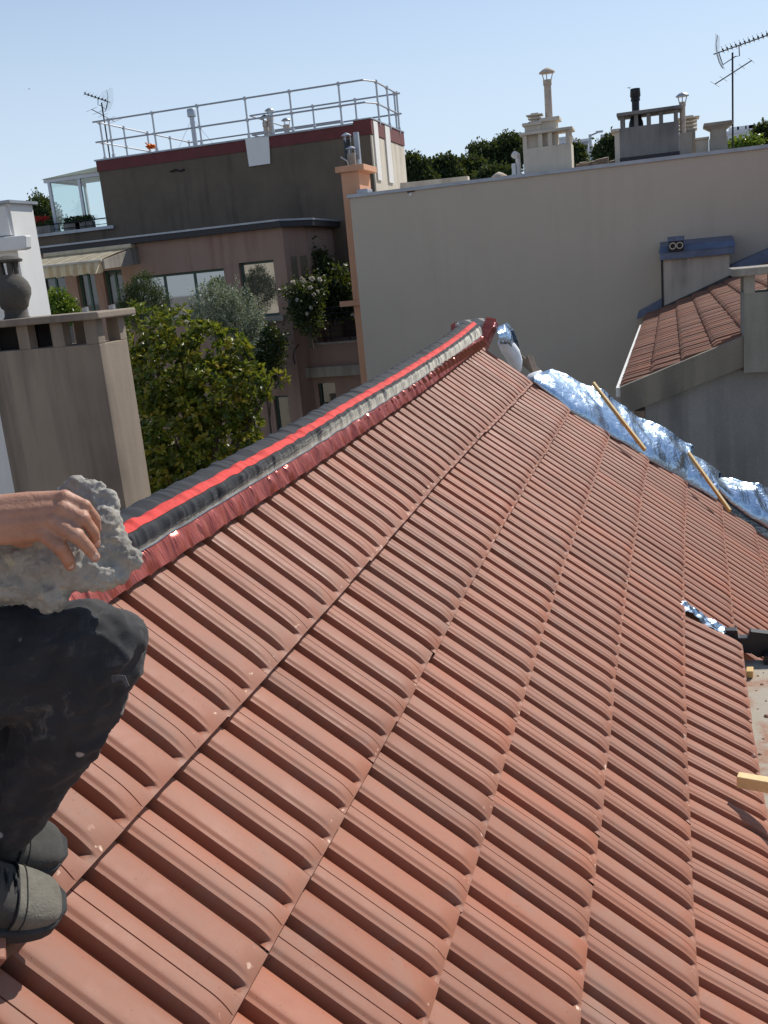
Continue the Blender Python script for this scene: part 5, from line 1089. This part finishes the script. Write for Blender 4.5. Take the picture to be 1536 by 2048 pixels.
kneeL = knee + np.array([-.13, .10, -.07])
shoe_toe = roof(*toroof(88, 1852)); shoe_toe2 = roof(*toroof(92, 1742))
ankleL = shoe_toe2 - Ft * .215 + NR * .13
chest = np.array([-1.24, .86, 11.93]); neck = chest + [.03, .02, .20]; head = neck + np.array([.05, .03, .155]); pel = (hip + hipL) / 2
pr = thing('person', 'crouching roofer in stained dark trousers holding a lump of old mortar', 'person', pel * [1, 1, 0] + [0, 0, 11.05])
face = np.array([.86, .50, -.1]); face /= np.linalg.norm(face); left = np.cross([0, 0, 1.0], face); left /= np.linalg.norm(left)
B = Blob()
B.chain([pel, (pel + chest) / 2 + [-.03, 0, 0], chest, neck - [0, 0, .05]], [.145, .135, .165, .09], .72, face)
B.chain([neck - [0, 0, .05], neck + [.02, .01, .08]], [.058, .055])
B.ell(head, face * .095, left * .075, np.array([0, 0, .118])); B.ell(head + face * .03 - [0, 0, .06], face * .065, left * .058, np.array([0, 0, .06])); B.ell(head + face * .10 - [0, 0, .01], face * .02, left * .014, np.array([0, 0, .026]))
for sg in (1, -1): B.ell(head + left * sg * .077, face * .018, left * .008, np.array([0, 0, .032])); B.ell(head + face * .085 + left * sg * .032 + [0, 0, .012], .013)
B.ell(head + face * .092 - [0, 0, .055], face * .012, left * .026, np.array([0, 0, .009]))
shL, shR = chest + left * .19 + [0, 0, .08], chest - left * .19 + [0, 0, .08]
wrist = dep(-48, 1043, 1.245); elbow = np.array([-1.06, .93, 11.79])
B.chain([chest + left * .1 + [0, 0, .09], shL, elbow], [.07, .062, .046]); 
br_ = dep(40, 980, 1.26) - dep(20, 1090, 1.26); br_ /= np.linalg.norm(br_)
B.chain([elbow, elbow * .6 + wrist * .4, elbow * .15 + wrist * .85, wrist], [.045, .044, .032, .0305], [1, .95, .78, .72], CF)
# the other arm rests on the far thigh
elR = shR + np.array([.02, -.06, -.26]); wrR = knee * .25 + hip * .75 + [0, -.02, .09]
B.chain([chest - left * .1 + [0, 0, .09], shR, elR], [.07, .062, .046]); B.chain([elR, wrR], [.044, .028]); 
for k in range(4): q = wrR + (knee - hip) * (.10 + .02 * math.sin(k)) ; B.chain([wrR, wrR + (knee - hip) * .16 + left * (.028 - .019 * k), wrR + (knee - hip) * .28 + left * (.032 - .021 * k) - [0, 0, .006]], [.016, .012, .0085])
B.chain([wrR + left * .02, wrR + left * .045 + (knee - hip) * .1], [.013, .010])
# left hand spread over the mortar
MC = [(dep(-40, 1068, 1.252), dep(86, 1064, 1.258)), (dep(-40, 1052, 1.247), dep(107, 1041, 1.256)), (dep(-40, 1034, 1.247), dep(127, 1017, 1.259)), (dep(-40, 1018, 1.252), dep(131, 996, 1.266))]
for (a, c_), r0, r1 in zip(MC, (.0185, .0185, .018, .017), (.0128, .0128, .012, .011)): B.chain([a, a * .45 + c_ * .55 + CF * .001, c_], [r0, .0155, r1])
FG = [[(86, 1064, 1.258), (121, 1094, 1.252), (135, 1116, 1.264), (140, 1131, 1.278)], [(107, 1041, 1.256), (153, 1071, 1.246), (177, 1097, 1.257), (190, 1114, 1.272)],
      [(127, 1017, 1.259), (166, 1038, 1.258), (187, 1064, 1.272), (192, 1088, 1.288)], [(131, 996, 1.266), (170, 1012, 1.268), (190, 1036, 1.284), (194, 1058, 1.300)]]
for q, rr_ in zip(FG, ((.0130, .0108, .0094, .0080), (.0130, .0098, .0086, .0074), (.0122, .0094, .0082, .0070), (.0110, .0086, .0076, .0064))): B.chain([dep(*p) for p in q], list(rr_), step=.25)
B.chain([dep(20, 1062, 1.280), dep(62, 1084, 1.318), dep(92, 1108, 1.334), dep(106, 1124, 1.338)], [.018, .0135, .0112, .0088])
B.chain([hip, knee], [.075, .055]); B.chain([knee, ankle], [.05, .04]); B.chain([hipL, kneeL], [.075, .055]); B.chain([kneeL, ankleL], [.05, .04])
for (a, c_), q in zip(MC, FG):
    B.ell(c_ - CF * .0035, .0118); B.ell(dep(*q[1]) - CF * .0012, .0112 if q is not FG[3] else .0096)
B.fuse('body', M_SKIN, pr, .0027, 2)
M_NAIL = m_plain('nail', (.58, .37, .30, 1), .35, 0, .1, 200, 0)
for k, (p, q) in enumerate([((140, 1130, 1.2685), (135, 1116, 1.264)), ((189, 1112, 1.2625), (177, 1097, 1.257)), ((193, 1086, 1.2800), (187, 1064, 1.272))]):
    a, c_ = dep(*p), dep(*q); d_ = a - c_; d_ /= np.linalg.norm(d_); nr_ = -CF - d_ * (-CF @ d_); nr_ /= np.linalg.norm(nr_); sd_ = np.cross(d_, nr_)
    bb_ = Blob(); V = a + nr_ * .0008 + bb_.tv @ np.stack([d_ * .0062, sd_ * .0052, nr_ * .0016]); mesh('nail', V, bb_.tf, M_NAIL, pr, True)
hb = Blob(); hb.ell(head + [-.012, -.006, .028], face * .100, left * .084, np.array([0, 0, .112])); hb.fuse('hair', m_plain('dark_hair', (.03, .022, .016, 1), .7, 0, .3, 60, .5, 200), pr, .006, 2, disp=lambda p, n_: .004 * fbm(p, 60))
# shirt (outside the picture)
sh = Blob(); sh.chain([pel + [0, 0, .05], (pel + chest) / 2 + [-.03, 0, 0], chest, neck - [0, 0, .10]], [.17, .155, .185, .10], .74, face)
for a_, e_ in ((shL, elbow), (shR, elR)): sh.chain([chest * .4 + a_ * .6, a_, a_ * .45 + e_ * .55], [.09, .078, .066])
sh.fuse('shirt', m_plain('grey_shirt', (.12, .13, .15, 1), .9, 0, .2, 10, .3, 200), pr, .008, 3, disp=lambda p, n_: .006 * fbm(p, 14))
# trousers
t = NT('dark_work_cotton'); co = t.coord(); n = t.noise(co, 7, 6, .65, .4); n2 = t.noise(co, 22, 6, .75, .6); n3 = t.noise(co, 420, 2, .5)
c = t.ramp(n, [(.3, (.014, .014, .016, 1)), (.7, (.030, .030, .033, 1))])
c = t.mix(t.math('MULTIPLY', t.ramp(n2, [(.54, g(0)), (.66, g(1))]), t.math('MULTIPLY', t.ramp(n, [(.46, g(0)), (.62, g(1))]), .42)), c, (.24, .21, .175, 1))
n5 = t.noise(co, 4.2, 5, .6); c = t.mix(t.math('MULTIPLY', t.ramp(n5, [(.50, g(0)), (.66, g(1))]), .26), c, (.15, .13, .11, 1))
vz = t.node('ShaderNodeTexVoronoi'); vz.inputs['Scale'].default_value = 17; t.link(co, vz.inputs['Vector']); c = t.mix(t.ramp(vz.outputs['Distance'], [(.075, g(.75)), (.12, g(0))]), c, (.40, .38, .36, 1))
t.color(c); t.rough(.92); t.b.inputs['Sheen Weight'].default_value = .05; t.bump(n3, .3, .0015); M_TROU = t.m
T_ = Blob()
T_.chain([hip, hip * .5 + knee * .5, knee * .85 + hip * .15, knee], [.112, .100, .083, .078]); mid = dep(118, 1468, 1.40)
T_.chain([knee, mid, ankle], [.077, .067, .053]); T_.chain([hipL, kneeL], [.105, .080]); T_.chain([kneeL, ankleL], [.078, .058]); T_.ell(pel, .15); T_.chain([pel, pel + [-.02, 0, .12]], [.15, .15], .75, face)
ax_ = (knee - hip) / np.linalg.norm(knee - hip); sx_ = (ankle - knee) / np.linalg.norm(ankle - knee)
def folds(p, n_):
    d1_ = (p - knee) @ ax_; d2_ = (p - knee) @ sx_; near = math.exp(-(np.linalg.norm(p - knee) / .16) ** 2)
    w = math.sin((d1_ * 1.0 + d2_ * .9) * 95 + 3 * fbm(p, 9)) * .0055 * near
    return w + .008 * fbm(p, 8, 3) + .009 * (1 - abs(fbm(p, 15, 3, 4.0))) ** 2 - .004 - .003 + .002 * fbm(p, 40)
T_.fuse('trousers', M_TROU, pr, .006, 8, disp=folds)
# torn flap at the pocket seam
b = MB(); f0 = [dep(*p) for p in [(222, 1352, 1.300), (236, 1350, 1.296), (250, 1352, 1.300), (258, 1372, 1.305), (252, 1376, 1.306), (246, 1360, 1.303), (234, 1362, 1.300), (224, 1366, 1.303)]]; b.prism(f0, CF * .002); b.build('torn_flap', m_plain('frayed_lining', (.085, .085, .09, 1), .95, 0, .4, 80, .6, 200), pr)
# shoes
t = NT('dusty_suede'); co = t.coord(); n = t.noise(co, 22, 6, .65); t.color(t.ramp(n, [(.3, (.10, .092, .074, 1)), (.7, (.20, .185, .148, 1))])); t.rough(.95); t.bump(t.math('ADD', t.noise(co, 260, 3), t.noise(co, 60, 4, .7, .5)), .6, .003); M_SUEDE = t.m
M_SHOE = m_plain('dark_upper', (.05, .047, .042, 1), .9, 0, .3, 30, .4, 200, .002); M_SOLE = m_plain('rubber_sole', (.03, .03, .03, 1), .85, 0, .3, 30, .3, 90)
def shoe(toe, light):
    lt = np.cross(NR, Ft); s_ = np.array([0, .004, .012, .028, .05, .08, .11, .15, .19, .23, .265, .283, .29]); hw = np.array([.006, .020, .031, .039, .045, .047, .046, .042, .037, .035, .033, .025, .006]); tp = np.array([.028, .036, .044, .051, .057, .064, .078, .100, .116, .122, .122, .116, .105]); sb = np.array([.010, .006, .003, 0, 0, 0, 0, 0, 0, 0, 0, 0, .002])
    S2 = np.r_[np.linspace(0, .02, 8), np.linspace(.025, .27, 34), np.linspace(.275, .29, 5)]
    def cub(q):
        k_ = np.interp(S2, s_, q); return np.convolve(np.pad(k_, 2, 'edge'), np.ones(5) / 5, 'valid') if len(k_) > 5 else k_
    hw0 = cub(hw); hw0[:8] = np.interp(S2[:8], s_, hw); hw, tp, sb, s_ = hw0, cub(tp), cub(sb), S2; NS = len(S2)
    def ringset(i0, i1, zb, zt, grow=0.0, n=22):
        P = []
        for i in range(i0, i1):
            row = []
            for k in range(n + 1):
                a = math.pi * k / n; y = math.cos(a); z = math.sin(a); y = math.copysign(abs(y) ** .7, y); z = z ** .62
                row.append(toe - Ft * s_[i] + lt * (hw[i] + grow) * y + NR * (zb(i) + (zt(i) - zb(i)) * z + (grow if z > .2 else 0)))
            P.append(row)
        return np.array(P)
    up = grid_obj('shoe_upper', ringset(0, NS, lambda i: .026, lambda i: tp[i]), M_SHOE, pr)
    cap = grid_obj('toe_cap', ringset(0, 17, lambda i: .026, lambda i: tp[i], .0022), M_SUEDE if light else M_SHOE, up)
    st = MB(); rw = ringset(16, 17, lambda i: .026, lambda i: tp[i], .0035)[0]; st.tube([p for p in rw], .0014, 5); rw = ringset(14, 15, lambda i: .026, lambda i: tp[i], .0032)[0]; st.tube([p for p in rw], .0009, 5); st.build('stitching', M_SOLE, up, smooth=True)
    b = MB(); out = []
    for sg in (1, -1):
        for i in (range(NS) if sg == 1 else range(NS - 1, -1, -1)): out.append(toe - Ft * s_[i] + lt * (hw[i] + .009) * sg + NR * (sb[i] + .002) - Ft * (-.006 if i == 0 else 0))
    b.prism(out, NR * .026); b.build('sole', M_SOLE, up, bevel=.004)
    b = MB()
    for k in range(5):
        s0 = .082 + k * .017; z0 = np.interp(s0, s_, tp) + .003; z1 = np.interp(s0 + .014, s_, tp) + .004
        b.tube([toe - Ft * s0 + lt * .030 + NR * (z0 - .013), toe - Ft * (s0 + .005) + NR * (z0 + .003), toe - Ft * (s0 + .014) - lt * .030 + NR * (z1 - .013)], .0026, 6)
        b.tube([toe - Ft * s0 - lt * .030 + NR * (z0 - .013), toe - Ft * (s0 + .007) + NR * (z0 + .006), toe - Ft * (s0 + .014) + lt * .030 + NR * (z1 - .013)], .0026, 6)
    b.build('laces', M_SOLE, up, smooth=True)
shoe(shoe_toe + NR * .034, True); shoe(shoe_toe2 + NR * .034, False)

# ------------------------------------------------------------------ lump of old ridge mortar
t = NT('old_mortar'); co = t.coord(); n = t.noise(co, 12, 8, .7, .4); n2 = t.noise(co, 45, 6, .75); n3 = t.noise(co, 24, 6, .7, .8)
c = t.ramp(n, [(.3, (.22, .205, .18, 1)), (.5, (.36, .335, .295, 1)), (.72, (.47, .44, .385, 1))]); c = t.mix(t.ramp(n3, [(.55, g(0)), (.64, g(.8))]), c, (.52, .45, .32, 1)); c = t.mix(t.ramp(n2, [(.60, g(0)), (.72, g(.5))]), c, (.11, .105, .10, 1))
n4 = t.noise(co, 9, 4, .5, .2); c = t.mix(t.ramp(n4, [(.66, g(0)), (.69, g(.7))]), c, (.30, .13, .07, 1)); t.color(c); t.rough(.97); t.bump(n2, .8, .006); M_MORT = t.m
Q = Blob()
def lobe(px, py, d, rx, ry, th, tilt=0.0, yaw=0.0):
    s_ = d / F; ct, st = math.cos(tilt), math.sin(tilt); a = CR * ct + CDN * st; b_ = -CR * st + CDN * ct; n_ = CF + CR * yaw; n_ /= np.linalg.norm(n_); Q.ell(dep(px, py, d), a * rx * s_, b_ * ry * s_, n_ * th)
for args in [(168, 998, 1.36, 58, 46, .010, .2, .5), (150, 1010, 1.36, 44, 40, .012), (200, 1012, 1.355, 36, 40, .012, .4), (212, 1062, 1.345, 34, 58, .020, -.15), (232, 1090, 1.345, 26, 50, .018, -.3), (262, 1118, 1.345, 26, 26, .016), (180, 1100, 1.34, 66, 60, .026), (140, 1130, 1.335, 84, 54, .036), (190, 1155, 1.335, 60, 34, .028, -.2), (70, 1130, 1.330, 78, 46, .042), (10, 1120, 1.325, 70, 50, .045), (30, 1172, 1.33, 62, 36, .04), (-40, 1175, 1.33, 60, 50, .04), (-30, 1150, 1.325, 60, 50, .04), (90, 1185, 1.335, 56, 32, .034, .2), (105, 1200, 1.335, 36, 24, .026), (120, 1070, 1.335, 70, 50, .024), (60, 1085, 1.330, 80, 40, .030), (240, 1140, 1.345, 26, 30, .014)]: lobe(*args)
def facet(p, f):
    d_ = mnoise.voronoi(Vector((p[0] * f, p[1] * f, p[2] * f)))[0]; return d_[1] - d_[0]
def rough_(p, n_): return .009 * fbm(p, 15, 4) - .006 * facet(p, 30) + .0028 * fbm(p, 75, 5, 3) + .002 * facet(p, 90) + .0018 * fbm(p, 190, 3, 5)
o = Q.fuse('mortar_lump', M_MORT, None, .0028, 3, disp=rough_); tag(o, 'jagged grey lump of old mortar held on the roofer\'s knee under his hand', 'mortar')
b = MB(); c0 = roof(*toroof(-22, 1885)) + NR * .038; b.obox(c0 - Ft * .16, Ft * .17 + D1 * -.01, np.cross(NR, Ft) * -.05, NR * .016); tag(b.build('broken_tile', TILE, bevel=.004), 'broken red tile piece under the sole of the roofer\'s shoe', 'tile'); o = bpy.data.objects['broken_tile']; pattr(o, 'tint', np.full((len(o.data.vertices), 3), .3)); pattr(o, 'place', np.array([v.co[:] for v in o.data.vertices]))
